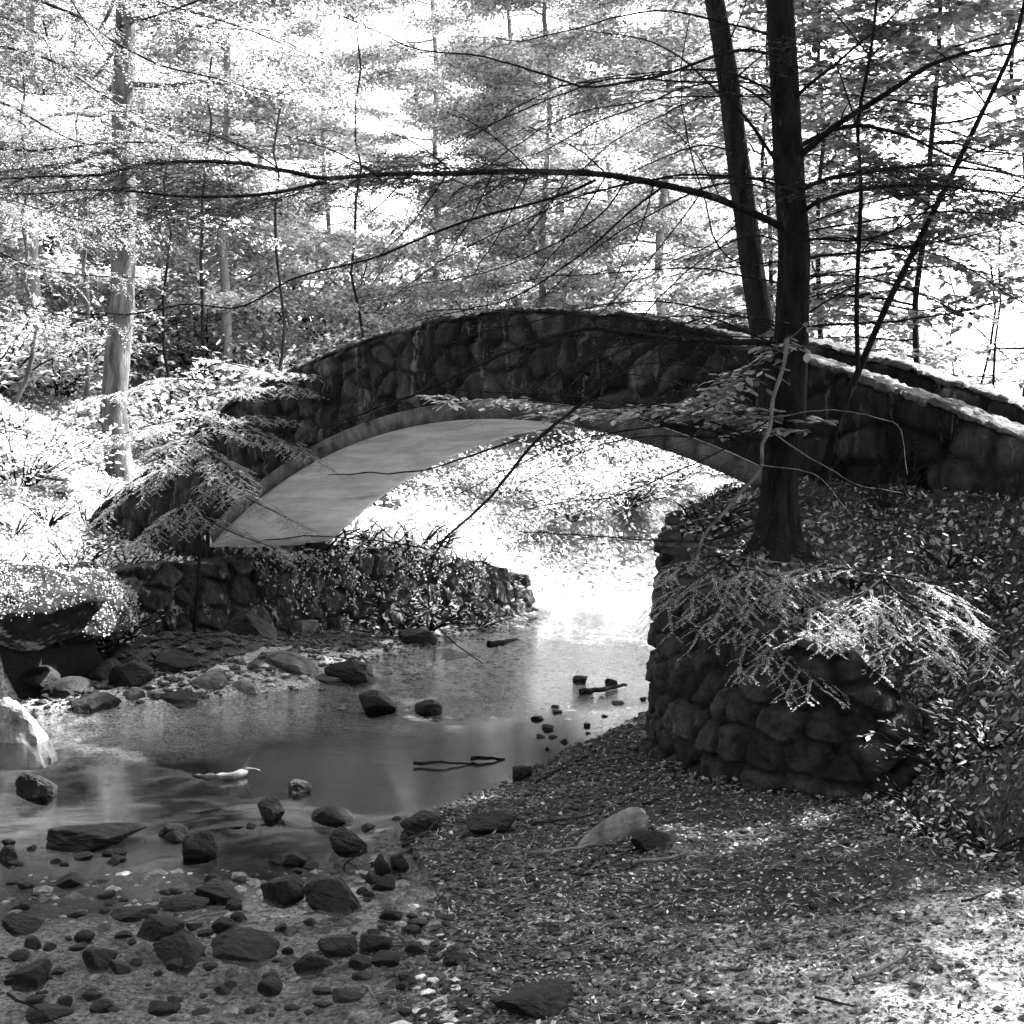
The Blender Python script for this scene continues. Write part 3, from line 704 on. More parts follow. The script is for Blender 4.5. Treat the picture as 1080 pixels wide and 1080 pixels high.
# ---- big hemlock on the right bank
YT = 9.25
base = at(820, 600, YT); base[2] = h1(base[0], base[1]) - .1
tree = empty('hemlock_tree', base, 'large dark trunked tree on the right bank above the curved rubble wall', 'tree')
tp = [base] + [at(x, y, YT) for x, y in ((820, 560), (823, 500), (832, 440), (835, 350), (838, 260), (832, 180), (828, 100), (822, 0), (812, -200), (800, -450), (795, -800), (790, -1100))]
trunk_mesh('trunk', tp, .118, .03, M_bark, tree, 64, 2.0, 3)
PR = dict(step=.22, bare=.22, prob=.62, len=.85, ratio=.5, sag=.12, rmin=.0016, vert=.15)
PRb = dict(PR, prob=.4, len=.7)
LIMBS = [  # pixels, depth at trunk, depth at tip, radius, foliage kind, twig depth
 ([(815,234),(790,223),(750,206),(700,195),(640,184),(560,181),(480,185),(400,186),(340,192),(290,180),(235,172),(170,173),(100,185),(40,186),(-30,190)], 9.2, 7.9, .026, 'n', 2),
 ([(345,192),(320,197),(290,205),(210,209),(150,203),(90,200),(20,207),(-40,212)], 8.45, 8.2, .012, 'n', 2),
 ([(628,190),(590,208),(500,230),(440,252),(390,275),(310,290),(250,330),(200,310),(140,327),(60,320)], 8.9, 8.3, .010, 's', 1),
 ([(700,196),(660,225),(620,262),(580,290),(520,318),(450,330)], 9.0, 8.4, .008, 's', 1),
 ([(660,190),(640,225),(600,250),(560,270),(500,290),(430,300)], 9.0, 9.5, .006, 's', 1),
 ([(820,360),(760,362),(700,357),(650,350),(618,344),(580,354),(540,370),(490,390),(440,414),(390,432),(330,450)], 9.15, 8.2, .022, 's', 1),
 ([(700,357),(668,378),(620,420),(560,466),(510,530),(450,578),(440,620),(438,655),(452,680),(500,708)], 8.9, 8.0, .014, 'b', 1),
 ([(548,463),(480,488),(440,502),(400,502),(350,504)], 8.45, 8.1, .007, 'b', 1),
 ([(449,578),(400,570),(355,564),(280,567)], 8.15, 7.8, .005, 'b', 1),
 ([(850,160),(880,132),(920,110),(960,82),(1000,60),(1050,52),(1100,42)], 9.2, 8.8, .026, 's', 2),
 ([(847,150),(880,135),(915,128),(960,140),(1010,165),(1095,185)], 9.2, 9.6, .018, 'n', 2),
 ([(850,195),(880,186),(940,176),(1000,170),(1095,178)], 9.2, 8.5, .018, 'n', 2),
 ([(850,218),(880,206),(930,199),(990,197),(1040,202),(1110,218)], 9.2, 8.4, .017, 'n', 2),
 ([(850,270),(900,268),(960,262),(1020,250),(1105,232)], 9.2, 9.9, .012, 's', 2),
 ([(846,342),(900,342),(960,340),(1020,328),(1105,312)], 9.2, 8.7, .010, 's', 1),
 ([(845,248),(900,256),(950,240),(1000,205),(1050,160)], 9.2, 8.7, .010, 's', 1),
 ([(815,168),(800,142),(778,112),(758,95),(754,65),(775,28),(790,-20)], 9.15, 8.8, .014, 's', 1),
 ([(820,193),(790,187),(720,183),(640,200),(580,215)], 9.2, 9.9, .012, 's', 1),
 ([(852,272),(800,279),(770,280),(752,255),(748,215),(735,180),(722,110),(724,60),(735,20)], 8.7, 8.6, .007, 's', 1),
 ([(830,110),(790,80),(740,70),(690,75),(640,80),(590,82)], 9.2, 8.8, .009, 's', 1),
 ([(830,60),(780,50),(700,80),(620,95),(520,60),(430,50),(360,20)], 9.2, 8.3, .012, 's', 1),
 ([(828,40),(760,20),(690,5),(620,20),(560,35),(500,30)], 9.2, 9.7, .009, 's', 1),
 ([(832,130),(780,85),(720,90),(650,85),(590,110),(510,140),(430,170)], 9.2, 10.2, .009, 's', 1),
 ([(838,300),(800,295),(740,282),(660,290),(590,300),(530,315)], 9.2, 9.9, .007, 's', 1),
 ([(838,100),(880,70),(930,30),(980,-20)], 9.2, 8.9, .014, 'n', 2),
 ([(830,430),(770,470),(700,500),(640,525),(560,530)], 9.1, 8.6, .006, 's', 1),
 ([(825,540),(760,572),(700,570),(640,565),(560,560)], 9.1, 8.5, .006, 's', 1),
]
lv = Leaves(); TIP = {}
gl = np.random.default_rng(91)
for k in range(26):
    y0_ = gl.uniform(60, 520) if k < 20 else gl.uniform(200, 400); sgn = -1 if k < 20 else 1; Lp = gl.uniform(160, 420); dy = gl.uniform(-60, 110) + (40 if y0_ < 300 else 0)
    pts = [(826 + sgn * Lp * t, y0_ + dy * t ** 1.6 - 26 * math.sin(3.1 * t) + gl.normal(0, 5)) for t in np.linspace(0, 1, 7)]
    LIMBS.append((pts, 9.2, 9.2 + gl.uniform(-1.4, .9), gl.uniform(.004, .0075), 's', 1))
for xs, ys, tx, ty, yd in ((690,193,650,300,8.9),(640,184,560,300,8.7),(600,182,545,262,8.6),(560,181,500,290,8.5),(520,182,470,262,8.45),(470,186,400,270,8.4),(430,186,380,235,8.4),(740,203,640,330,9.0),(640,184,560,130,8.8),(560,181,470,120,8.6),(480,185,395,130,8.5),(400,186,300,140,8.4),(300,182,200,135,8.2),(760,210,700,120,9.0)):
    LIMBS.append(([(xs, ys), ((xs + tx) / 2 + 8, (ys + ty) / 2 - 6), (tx, ty)], yd, yd + gl.uniform(-.5, .5), .005, 's', 1))
for k, (pts, y0, y1, r, kind, dp) in enumerate(LIMBS):
    if 800 < pts[0][0] < 865:
        ty = pts[0][1] + 14; axx = np.interp(ty, [0, 100, 180, 260, 350, 440, 500, 560], [822, 828, 832, 838, 835, 832, 823, 820]); pts = [(float(axx), ty)] + pts; y0 = YT
    path = px_path(pts, y0, y1); path = path + np.cumsum(g.normal(0, .008, path.shape), 0) * np.linspace(0, 1, len(path))[:, None]
    tb = Tubes(); tb.add(path, (r, max(r * .22, .003)), 7, .15); ends = []
    pr = dict(PR) if kind != 'b' else dict(PR, prob=.25, len=.4)
    if kind == 's': pr = dict(PR, prob=.7, len=.65, step=.17)
    if kind == 'n': pr = dict(PR, prob=.9, len=.9, step=.16, bare=.3 if k < 1 else .12)
    twigs(tb, path, r * .45, g, dp + (1 if kind != 'b' else 0), pr, ends)
    tb.build('limb', M_bark, tree)
    a, b = ends_segments(ends, .2, {'n': .9, 's': .26, 'b': .1}[kind], g)
    if len(a): needles(lv, a, b, g, .018, .0055, .007 if kind == 'n' else .010)
# high limbs above the frame: the crown that shades the bank
for k in range(34):
    z = 6.2 + k * .26; L = 4.6 * (1 - k / 40) + .6; az = k * 2.4 + .4
    q0 = np.array([1.7 - .01 * k, YT, z]); q1 = q0 + np.array([math.cos(az) * L, math.sin(az) * L, -.2 * L + .3])
    path = wiggle(q0, q1, 10, .02, g, .05); tb = Tubes(); tb.add(path, (.022, .005), 5); ends = []
    twigs(tb, path, .01, g, 2, dict(PR, step=.32, len=1.1, prob=.8), ends); tb.build('limb', M_bark, tree)
    a, b = ends_segments(ends, 0, (.5 if math.cos(az) < .2 else .14) if k < 24 else .5, g); needles(lv, a, b, g, .045, .014, .022)
lv.build('foliage', M_needled, tree, seed=3)

# ---- leaning second trunk
b2 = at(822, 520, 9.95); b2[2] = h1(b2[0], b2[1]) - .1
lt = empty('leaning_tree', b2, 'slender trunk leaning left directly behind the large dark trunk', 'tree')
trunk_mesh('trunk', [b2] + [at(x, y, 9.95) for x, y in ((816, 430), (808, 370), (796, 300), (785, 220), (776, 150), (766, 70), (752, -10), (730, -200), (700, -500), (680, -800))], .095, .03, M_barkmid, lt, 48, 1.3, 7)
lv = Leaves()
for pts, y0, y1, r in (([(775,160),(740,150),(690,170),(650,190)], 9.95, 9.3, .008), ([(768,90),(800,60),(830,40)], 9.95, 9.5, .008), ([(785,230),(750,260),(720,270),(660,300)], 9.95, 9.2, .006), ([(770,110),(720,60),(680,40),(600,30)], 9.95, 10.8, .01)):
    path = px_path(pts, y0, y1); tb = Tubes(); tb.add(path, (r, .003), 5); ends = []
    twigs(tb, path, r * .5, g, 2, PR, ends); tb.build('limb', M_barkmid, lt); a, b = ends_segments(ends, .2, .4, g); needles(lv, a, b, g, .016, .004, .01)
for k in range(16):
    z = 7.0 + k * .35; az = k * 2.1; L = 3.2 - k * .12
    q0 = np.array([1.3, 9.95, z]); path = wiggle(q0, q0 + np.array([math.cos(az) * L, math.sin(az) * L, .2]), 8, .03, g, .1)
    tb = Tubes(); tb.add(path, (.02, .004), 5); ends = []
    twigs(tb, path, .01, g, 2, dict(PR, step=.34, len=1.1, prob=.8), ends); tb.build('limb', M_barkmid, lt); a, b = ends_segments(ends); needles(lv, a, b, g, .045, .014, .024)
lv.build('foliage', M_needled, lt, seed=4)

# ---- forked beech sapling on the right, with broad leaves
b3 = at(866, 512, 9.7); b3[2] = h1(b3[0], b3[1]) - .05
bs = empty('beech_sapling', b3, 'forked thin sapling with broad leaves right of the large dark trunk', 'tree')
tb = Tubes(); s1 = px_path([(866,512),(880,450),(905,392),(935,322),(960,272),(985,222),(1010,172),(1040,110),(1070,50),(1090,-40),(1110,-150)], 9.7, 9.3); tb.add(s1, (.027, .010), 9, .1)
tb.build('trunk', M_bark, bs)
tb = Tubes(); s2 = px_path([(905,392),(903,330),(905,270),(909,200),(903,130),(918,60),(925,0),(930,-120)], 9.55, 9.4); tb.add(s2, (.017, .008), 8, .1); tb.build('trunk', M_bark, bs)
lv = Leaves()
BL = [([(903,300),(850,330),(790,390),(720,424),(640,432),(560,424),(480,418)], 9.5, 9.0, 1), ([(880,450),(820,440),(760,436),(700,432)], 9.6, 9.1, 1),
      ([(960,272),(1000,240),(1040,225),(1100,215)], 9.5, 9.9, 1), ([(985,222),(940,180),(900,150),(860,120)], 9.4, 10.0, 1), ([(1010,172),(1050,150),(1100,120)], 9.4, 9.0, 1),
      ([(905,270),(930,240),(980,290),(1040,300),(1090,290)], 9.5, 10.2, 1), ([(909,200),(960,190),(1010,220),(1080,260)], 9.5, 10.5, 1), ([(903,130),(880,60),(850,20),(820,-20)], 9.4, 10.2, 1),
      ([(918,60),(960,20),(1010,10),(1080,20)], 9.4, 10.0, 1), ([(1040,110),(1000,60),(960,40),(900,30)], 9.3, 10.3, 1), ([(1040,110),(1080,90),(1120,70)], 9.3, 9.6, 1), ([(918,60),(870,0),(840,-30)], 9.4, 10.4, 1),
      ([(925,0),(980,-30),(1050,-40)], 9.4, 10.0, 1), ([(935,322),(980,330),(1030,310),(1085,270)], 9.5, 10.0, 0)]
for pts, y0, y1, f in BL:
    path = px_path(pts, y0, y1); tb = Tubes(); tb.add(path, (.007, .002), 5); ends = []
    twigs(tb, path, .004, g, 2, dict(step=.15, bare=.15, prob=.95, len=.6, ratio=.5, sag=.08, rmin=.0014, vert=.10), ends); tb.build('limb', M_twig, bs)
    broad(lv, ends, g, .09, .036, .72 if f else .3, .66, .16)
lv.build('foliage', M_leaf, bs, hexa=True, seed=8)

# ---- beeches standing behind the bridge on the right, dark leaf layers against the sky
def layered(name, label, cat, X, Y, zb, H, crown, nl, reach, r, leafL, seed, mat=None, bark=None, group=None, hexa=True, lstep=.09, tilt=0.0, tw=2, step=.5, prob=.8, zlow=.25, lprob=.75, flat=.16, spread=0.0):
    gg = np.random.default_rng(seed)
    o = empty(name, (X, Y, zb), label, cat, group)
    top = np.array([X + tilt * H, Y, zb + H]); P = wiggle((X, Y, zb - .2), top, 14, .012, gg)
    trunk_mesh('trunk', P, r, r * .25, bark or M_barkmid, o, 10 if r < .1 else 16, 1.3, seed)
    tb = Tubes(); lv = Leaves()
    P2 = resample(P, .2)
    for k in range(nl):
        t = zlow + (1 - zlow) * (k + gg.random()) / nl; q0 = P2[min(len(P2) - 1, int(t * len(P2)))]
        az = gg.uniform(0, 6.283); f = (1 - .55 * ((t - zlow) / (1 - zlow))); L = reach * f * gg.uniform(.6, 1.1)
        q1 = q0 + np.array([math.cos(az) * L, math.sin(az) * L, L * gg.uniform(-.15, .3) if crown == 'b' else -L * gg.uniform(.05, .3)])
        pa = wiggle(q0, q1, 8, .03, gg, .06); tb.add(pa, (r * .25 * f + .006, .004), 5); ends = []
        twigs(tb, pa, r * .1 + .004, gg, tw, dict(step=step, bare=.2, prob=prob, len=reach * .42, ratio=.5, sag=.1, rmin=.003, vert=.2), ends)
        broad(lv, ends, gg, leafL, lstep, lprob, .55 if crown == 'b' else .34, flat, spread)
    tb.build('limbs', bark or M_barkmid, o)
    lv.build('foliage', mat or M_leafbg, o, hexa=hexa, seed=seed)
    return o, lv.count()
def clone(o, loc, rz, sc, label, group=None):
    c = o.copy(); COL.objects.link(c); c.location = loc; c.rotation_euler.z = rz; c.scale = (sc, sc, sc * 1.0); c['label'] = label
    if group: c['group'] = group
    for ch in o.children:
        d = ch.copy(); COL.objects.link(d); d.parent = c
    return c
def gpos(px, Y):
    X = (px - 540) / F * Y; return (X, Y, h1(X, Y))

X_, Y_, Z_ = gpos(980, 16)
beech, n1 = layered('beech_tree', 'leafy beech behind the bridge parapet at far right', 'tree', X_, Y_, Z_, 11, 'b', 40, 3.0, .05, .15, 301, M_leaf, M_bark, 'leafy trees behind the bridge', lstep=.035, step=.4, zlow=.28, lprob=.75, spread=.05)
clone(beech, gpos(860, 19), 2.1, 1.0, 'leafy beech seen between the two dark trunks and the parapet', 'leafy trees behind the bridge')
clone(beech, gpos(1085, 20), 4.1, 1.15, 'tall leafy beech at the upper right corner', 'leafy trees behind the bridge')
clone(beech, gpos(815, 21), 5.0, 1.0, 'leafy beech behind the bridge crown just left of the dark trunks', 'leafy trees behind the bridge')

# ---- sunlit forest beyond
GT = 'forest trees behind the bridge'
X_, Y_, Z_ = gpos(128, 22)
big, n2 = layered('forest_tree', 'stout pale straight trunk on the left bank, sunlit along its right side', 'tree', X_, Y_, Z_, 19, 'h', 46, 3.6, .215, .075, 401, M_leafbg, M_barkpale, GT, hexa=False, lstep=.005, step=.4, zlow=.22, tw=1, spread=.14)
# broadleaf and conifer kinds copied through the wood
X_, Y_, Z_ = gpos(240, 31)
br, n3 = layered('maple_tree', 'slim grey trunk with sunny leaves, left of the bridge crown', 'tree', X_, Y_, Z_, 17, 'b', 60, 4.2, .11, .12, 402, M_leafbg, M_barkgrey, GT, hexa=False, lstep=.0022, step=.45, zlow=.12, flat=.4, tw=1, spread=.22)
X_, Y_, Z_ = gpos(195, 36)
hm, n4 = layered('conifer_tree', 'tall conifer with a grey trunk at the top left of the picture', 'tree', X_, Y_, Z_, 22, 'h', 95, 4.0, .24, .13, 403, M_leafbg, M_barkgrey, GT, hexa=False, lstep=.003, step=.42, zlow=.1, flat=.3, tw=1, spread=.13)
print('counts', n1, n2, n3, n4)
FOREST = [
 (br, 30, 27, 1.0, .9, 'leafy tree at the left edge behind the pale trunk'),
 (br, 340, 46, 2.2, .8, 'distant leafy tree above the left haunch of the bridge'),
 (br, 540, 36, 2.7, .85, 'leafy tree directly above the top of the bridge'),
 (hm, 90, 34, 2.2, .8, 'conifer right behind the stout pale trunk'),
 (br, 460, 40, 3.3, 1.0, 'leafy tree above the bridge, left of the crown'),
 (br, 580, 34, 4.2, .9, 'leafy tree with a thin dark trunk rising behind the bridge crown'),
 (br, 706, 33, 5.4, 1.05, 'tree with a straight mottled trunk at the top right of the long bough'),
 (br, 640, 48, .6, 1.1, 'distant tree filling the gap right of the bridge crown'),
 (hm, 20, 40, .9, .9, 'conifer in the top left corner'),
 (hm, 590, 50, 2.9, .8, 'distant conifer behind the middle of the long bough'),
 (br, 265, 52, 1.7, 1.2, 'farthest leafy tree beside the tall conifer'),
 (br, 120, 48, 2.6, 1.2, 'tall leafy tree directly behind the stout pale trunk'),
 (br, 800, 42, 3.9, 1.0, 'distant leafy tree behind the two dark trunks'),
 (br, -60, 33, 3.0, 1.0, 'leafy tree reaching in from beyond the left edge'),
 (br, 880, 60, 3.1, 1.0, 'faint distant tree above the right parapet'),
]
for k, (o, px, Y, rz, sc, lb) in enumerate(FOREST): clone(o, gpos(px, Y), rz, sc, lb, GT)
# hemlocks added round and behind the viewer, mostly unseen, to shade the foreground
shade, n5 = layered('hemlock_tree', 'hemlock added beside the viewer, mostly out of view, for shade', 'tree', 6.5, 10.5, h1(6.5, 10.5), 15, 'h', 60, 4.2, .16, .22, 411, M_needled, M_bark, 'hemlocks added for shade', hexa=False, lstep=.008, step=.5, zlow=.38, tw=1, spread=.2, flat=.3)
for k, (x, y, rz, sc) in enumerate(((11, 2.5, 1, 1.0), (3.2, -1.5, 2, 1.1), (-3.5, -2.5, 3, 1.1), (0, -6.5, 5, 1.2), (8.5, -2, .5, 1.2), (-8.5, -4.5, 1.5, 1.2), (-8.5, 8.5, 2.5, .9))):
    clone(shade, (x, y, max(0, h1(x, y)) - .1), rz, sc, 'hemlock added beside the viewer, mostly out of view, for shade')
print('COUNTS', n1, n2, n3, n4, n5)
# thin bare stems
def stem(px, Y, r, topy, label, mat, seed, lean=0, name='young_tree'):
    gg = np.random.default_rng(seed); p = gpos(px, Y); o = empty(name, p, label, 'tree', 'thin young stems in the wood')
    top = at(px + lean, topy, Y); P = wiggle((p[0], p[1], p[2] - .1), top, 12, .03, gg)
    tb = Tubes(); tb.add(P, (r, r * .5), 8, .12); lv = Leaves(); ends = []
    P2 = resample(P, .1)
    for k in range(9):
        q0 = P2[int(len(P2) * gg.uniform(.35, .98))]; az = gg.uniform(0, 6.28); L = gg.uniform(.5, 1.3)
        pa = wiggle(q0, q0 + np.array([math.cos(az) * L, math.sin(az) * L, .25 * L]), 6, .05, gg, .1); tb.add(pa, (r * .3, .003), 4)
        twigs(tb, pa, .004, gg, 1, dict(step=.3, bare=.2, prob=.7, len=.45, ratio=.5, sag=.1, rmin=.003), ends)
    broad(lv, ends, gg, .09, .09, .7, .5, .3); tb.build('trunk', mat, o); lv.build('foliage', M_leafbg, o, seed=seed)
stem(80, 24, .045, 40, 'thin pale stem left of the stout pale trunk', M_barkpale, 601)
stem(178, 25, .03, 120, 'thin dark stem right of the stout pale trunk', M_bark, 602)
stem(300, 26, .035, 90, 'thin grey stem above the left end of the bridge', M_barkmid, 603)
stem(12, 23, .04, 60, 'thin pale stem at the left edge', M_barkpale, 604, 10)
stem(1042, 19, .025, 210, 'thin dark stem beyond the right parapet, near the frame edge', M_bark, 605)
stem(1068, 17, .022, 230, 'thin dark stem closest to the right edge', M_bark, 606, -12)
stem(1012, 21, .02, 250, 'thin leaning stem left of the other two beyond the right parapet', M_bark, 607, -20)
stem(45, 30, .05, 20, 'grey stem between the left edge and the thin pale stem', M_barkmid, 608)
stem(215, 28, .04, 60, 'second grey stem behind the left end of the bridge', M_barkmid, 609, 8)
stem(385, 33, .04, 40, 'grey stem above the left shoulder of the bridge', M_barkmid, 610, -8)

# ---- shrubs and understory
def shrub(name, px, Y, Rr, H, n, L, seed, label, group, mat=None, cat='shrub', dens=1.0):
    gg = np.random.default_rng(seed); p = gpos(px, Y); o = empty(name, p, label, cat, group); tb = Tubes(); lv = Leaves(); ends = []
    for k in range(n):
        az = gg.uniform(0, 6.28); r = Rr * gg.uniform(.3, 1); q0 = np.array(p) + np.array([math.cos(az) * .1 * Rr, math.sin(az) * .1 * Rr, -.03])
        pa = wiggle(q0, q0 + np.array([math.cos(az) * r, math.sin(az) * r, H * gg.uniform(.4, 1.0)]), 8, .04, gg, .15); tb.add(pa, (.012, .004), 4)
        twigs(tb, pa, .005, gg, 1, dict(step=.16, bare=.2, prob=.8, len=.42 * Rr + .1, ratio=.5, sag=.15, rmin=.002, vert=.2), ends)
    broad(lv, ends, gg, L, .05, .8 * dens, .5, .35); tb.build('stems', M_twig, o); lv.build('foliage', mat or M_leafbg, o, seed=seed); return o
GS = 'sunlit bushes of the far bank'
s0 = shrub('shrub', 600, 25.6, 1.3, 1.3, 44, .10, 801, 'low bush at the head of the bright far stream', GS)
for px, Y, rz, sc, lb in ((660, 27, 1, 1.25, 'bush right of the low bush at the head of the far stream'), (535, 26, 2, .8, 'small bush where the far stream meets the left bank'), (700, 29, 3, 1.2, 'bush seen against the pier edge under the arch'),
    (470, 30, 4, 1.4, 'bush under the left part of the arch'), (560, 34, 5, 1.8, 'tall bush in the middle of the arch opening'), (630, 38, 6, 2.0, 'tall bush right of the middle of the arch opening'), (730, 33, 1.5, 1.6, 'bush under the right part of the arch'),
    (20, 19, 2.2, 1.0, 'bush on the bright slope at the left edge'), (60, 26, .4, 1.5, 'bush behind the stone steps on the left bank'), (180, 25, 3.6, 1.4, 'bush at the foot of the stout pale trunk'), (250, 27, 4.4, 1.5, 'bush above the left end of the parapet'),
    (320, 30, 5.2, 1.6, 'bush behind the left haunch of the bridge'), (100, 31, .9, 1.8, 'bush behind the thin pale stem'), (-20, 24, .2, 1.6, 'bush half out of frame at the left edge'), (215, 34, 2.9, 2.0, 'tall bush between pale trunk and bridge'), (30, 36, 1.9, 2.2, 'tall bush high on the left slope'), (400, 36, 3.9, 1.8, 'bush showing above the bridge left of the crown'), (340, 42, 1.9, 3.2, 'tall thicket above the left shoulder of the bridge'), (430, 46, 2.9, 3.6, 'tall thicket left of the bridge crown'), (520, 44, .9, 3.4, 'tall thicket right above the bridge crown'), (610, 47, 5.9, 3.6, 'tall thicket right of the bridge crown'), (700, 43, 4.9, 3.2, 'tall thicket left of the dark trunks'), (280, 40, 3.3, 3.0, 'tall thicket above the left end of the parapet'), (160, 40, 3.3, 3.4, 'tall thicket behind the stout pale trunk'), (50, 44, 2.3, 3.6, 'tall thicket high at the left edge')):
    clone(s0, gpos(px, Y), rz, sc, lb, GS)
GF = 'ferns and seedlings on the left bank'
FE = [(335, 17.80, 'fern on the abutment wall top under the left of the arch'), (372, 18.20, 'second fern along the abutment top, over the lit stones'), (405, 18.55, 'fern on the abutment top where the wall turns bushy'), (435, 18.85, 'fern clump at the bushy right part of the abutment'), (462, 19.20, 'fern clump hanging over the right part of the abutment'), (488, 19.55, 'last fern clump before the wall runs out'), (512, 20.15, 'low fern clump where the abutment meets the bright shore'), (450, 18.0, 'fern growing at the foot of the bushy wall part'), (500, 18.7, 'fern at the foot of the wall end'), (420, 17.6, 'fern growing out of the lit wall stones')]
f0 = shrub('fern', 70, 13.8, .32, .28, 14, .05, 820, 'fern on top of the mossy bank above the undercut', GF, M_fern, 'fern', 1)
FERNS = [(20,13.4),(45,13.9),(95,14.2),(120,14.6),(60,14.8),(10,14.6),(110,15.6),(85,15.2),(135,16.2),(160,16.6),(35,15.6),(75,16.4),(15,17),(100,17.2),(50,18),(130,18),(90,19),(30,19.5),(110,20.5),(60,21.5),(155,19.8),(10,21)]
FL = ['leftmost fern on the mossy bank, nearest the big pale boulder', 'second fern along the front lip of the mossy bank', 'fern at the right end of the mossy bank lip', 'fern just left of the abutment wall corner', 'fern in the middle of the mossy bank behind the lip',
 'fern at the left edge of the picture behind the lip', 'fern growing at the very corner of the abutment wall', 'fern a step left of the wall corner', 'fern below the lower end of the bridge parapet', 'fern on the wall top under the bridge end', 'fern left of the path to the bridge',
 'fern in the middle of the bright bank', 'small fern at the left edge beside the path', 'fern at the start of the parapet', 'fern below the stone steps', 'fern against the outer side of the parapet end', 'fern between steps and parapet', 'fern left of the stone steps',
 'fern behind the parapet end', 'fern above the stone steps', 'fern between the parapet end and the stout pale trunk', 'farthest fern at the left edge']
gr = random.Random(9)
FS = [(960, 8.0, 'leafy plant just right of the end of the rubble wall'), (1000, 7.6, 'leafy plant on the steep slope right of the wall'), (1045, 7.4, 'leafy plant on the steep slope at the right edge'), (985, 7.15, 'low plant at the foot of the leafy slope'), (1040, 7.0, 'low plant at the foot of the slope near the right edge'), (900, 9.0, 'small plant on the bank right of the large dark trunk'), (1000, 9.0, 'small plant in the litter before the right end of the bridge'), (1060, 8.6, 'small plant on the bank at the right edge'), (850, 8.7, 'small plant between the large trunk and the wall rim'), (745, 9.9, 'plant on the corner of the rubble wall beside the arch')]
for px, Y, lb in FS: clone(f0, gpos(px, Y), gr.uniform(0, 6), gr.uniform(.7, 1.2), lb, 'low plants on the right bank')
for px, Y, lb in FE: clone(f0, gpos(px, Y), gr.uniform(0, 6), gr.uniform(1.5, 2.3), lb, GF)
for (px, Y), lb in zip(FERNS, FL): clone(f0, gpos(px, Y), gr.uniform(0, 6), gr.uniform(.8, 1.5), lb, GF)

# ivy clinging to the sunny right part of the abutment wall
lp = smooth_path(np.c_[np.array(LEDGE), np.zeros(len(LEDGE))], .02, 14)[:, :2]; lL = np.r_[0, np.cumsum(np.linalg.norm(np.diff(lp, axis=0), axis=1))]; ltg = np.gradient(lp, axis=0); ltg /= np.linalg.norm(ltg, axis=1)[:, None]
for k, (l0, l1, lb) in enumerate(((2.6, 3.9, 'ivy over the middle of the abutment wall below the arch'), (3.7, 5.0, 'ivy hanging over the right half of the abutment wall'), (4.9, 6.4, 'bushy ivy burying the right end of the abutment wall'))):
    gi = np.random.default_rng(970 + k); tb = Tubes(); lv = Leaves(); c0 = np.interp((l0 + l1) / 2, lL, lp[:, 0]), np.interp((l0 + l1) / 2, lL, lp[:, 1])
    o = empty('ivy', (c0[0], c0[1], .0), lb, 'ivy', 'ivy on the abutment wall'); ends = []
    for q in range(int((l1 - l0) * 17)):
        l = gi.uniform(l0, l1); zt_ = float(np.interp(l, [0, 3.4, 4.6, 5.6, 7.5], [1.0, 1.05, 1.12, 1.0, .55])); ln = gi.uniform(.05, 1) ** 1.3 * (zt_ + .05)
        P = []
        for tt in np.linspace(0, 1, 8):
            ll = l + .12 * math.sin(tt * 3 + q) * tt; X, Y = np.interp(ll, lL, lp[:, 0]), np.interp(ll, lL, lp[:, 1]); T = (np.interp(ll, lL, ltg[:, 0]), np.interp(ll, lL, ltg[:, 1])); of = .10 + .12 * tt + .09 * gi.random()
            X += .03 * gi.normal(); P.append((X + T[1] * of, Y - T[0] * of, zt_ + .06 - ln * tt))
        tb.add(P, (.006, .002), 4); ends.append(np.array(P))
    broad(lv, ends, gi, .045, .013, .8, .6, .8, .05); tb.build('stems', M_twig, o); lv.build('leaves', M_fern, o, hexa=True, seed=k, tpow=1.5)
# mossy boulder under the ferns of the left bank
def moss_boulder(px, Y, ww, hh, zb, label, seed):
    p = at(px, 600, Y); p[2] = zb; W = ww / F * Y; H = hh / F * Y
    o = empty('mossy_boulder', p, label, 'boulder', 'boulders of the left bank'); V, Fc = rock_mesh(seed, (W, W * .8, H), 5, .85); V = V + p + np.array([0, 0, H * .45])
    mesh_np('stone', V, Fc, M_ledge, o, smooth=True)
    gg = np.random.default_rng(seed); C_ = V[Fc].mean(1); Nf = np.cross(V[Fc[:, 1]] - V[Fc[:, 0]], V[Fc[:, 2]] - V[Fc[:, 0]]); Nf /= np.linalg.norm(Nf, axis=1)[:, None] + 1e-9
    k = gg.integers(0, len(C_), 12000); k = k[(Nf[k, 2] + .5 * fbm(C_[k, 0] * 3, C_[k, 1] * 3 + C_[k, 2] * 2, seed, 3)) > .12]
    D = gg.normal(size=(len(k), 3)) + Nf[k] * .5 - UP * .5; lv = Leaves(); L = gg.uniform(.012, .035, len(k)); lv.add(C_[k] + gg.normal(0, .02, (len(k), 3)), D, np.cross(D, Nf[k]), L, L * .45); lv.build('moss', M_fern, o, seed=seed)
moss_boulder(62, 13.9, 165, 105, .25, 'big moss covered boulder overhanging the water at the left bank', 951)
moss_boulder(5, 13.0, 230, 110, .38, 'moss covered boulder at the left edge beside the big mossy one', 953)
moss_boulder(118, 14.5, 50, 70, .3, 'narrow mossy rock between the big mossy boulder and the abutment wall', 954)

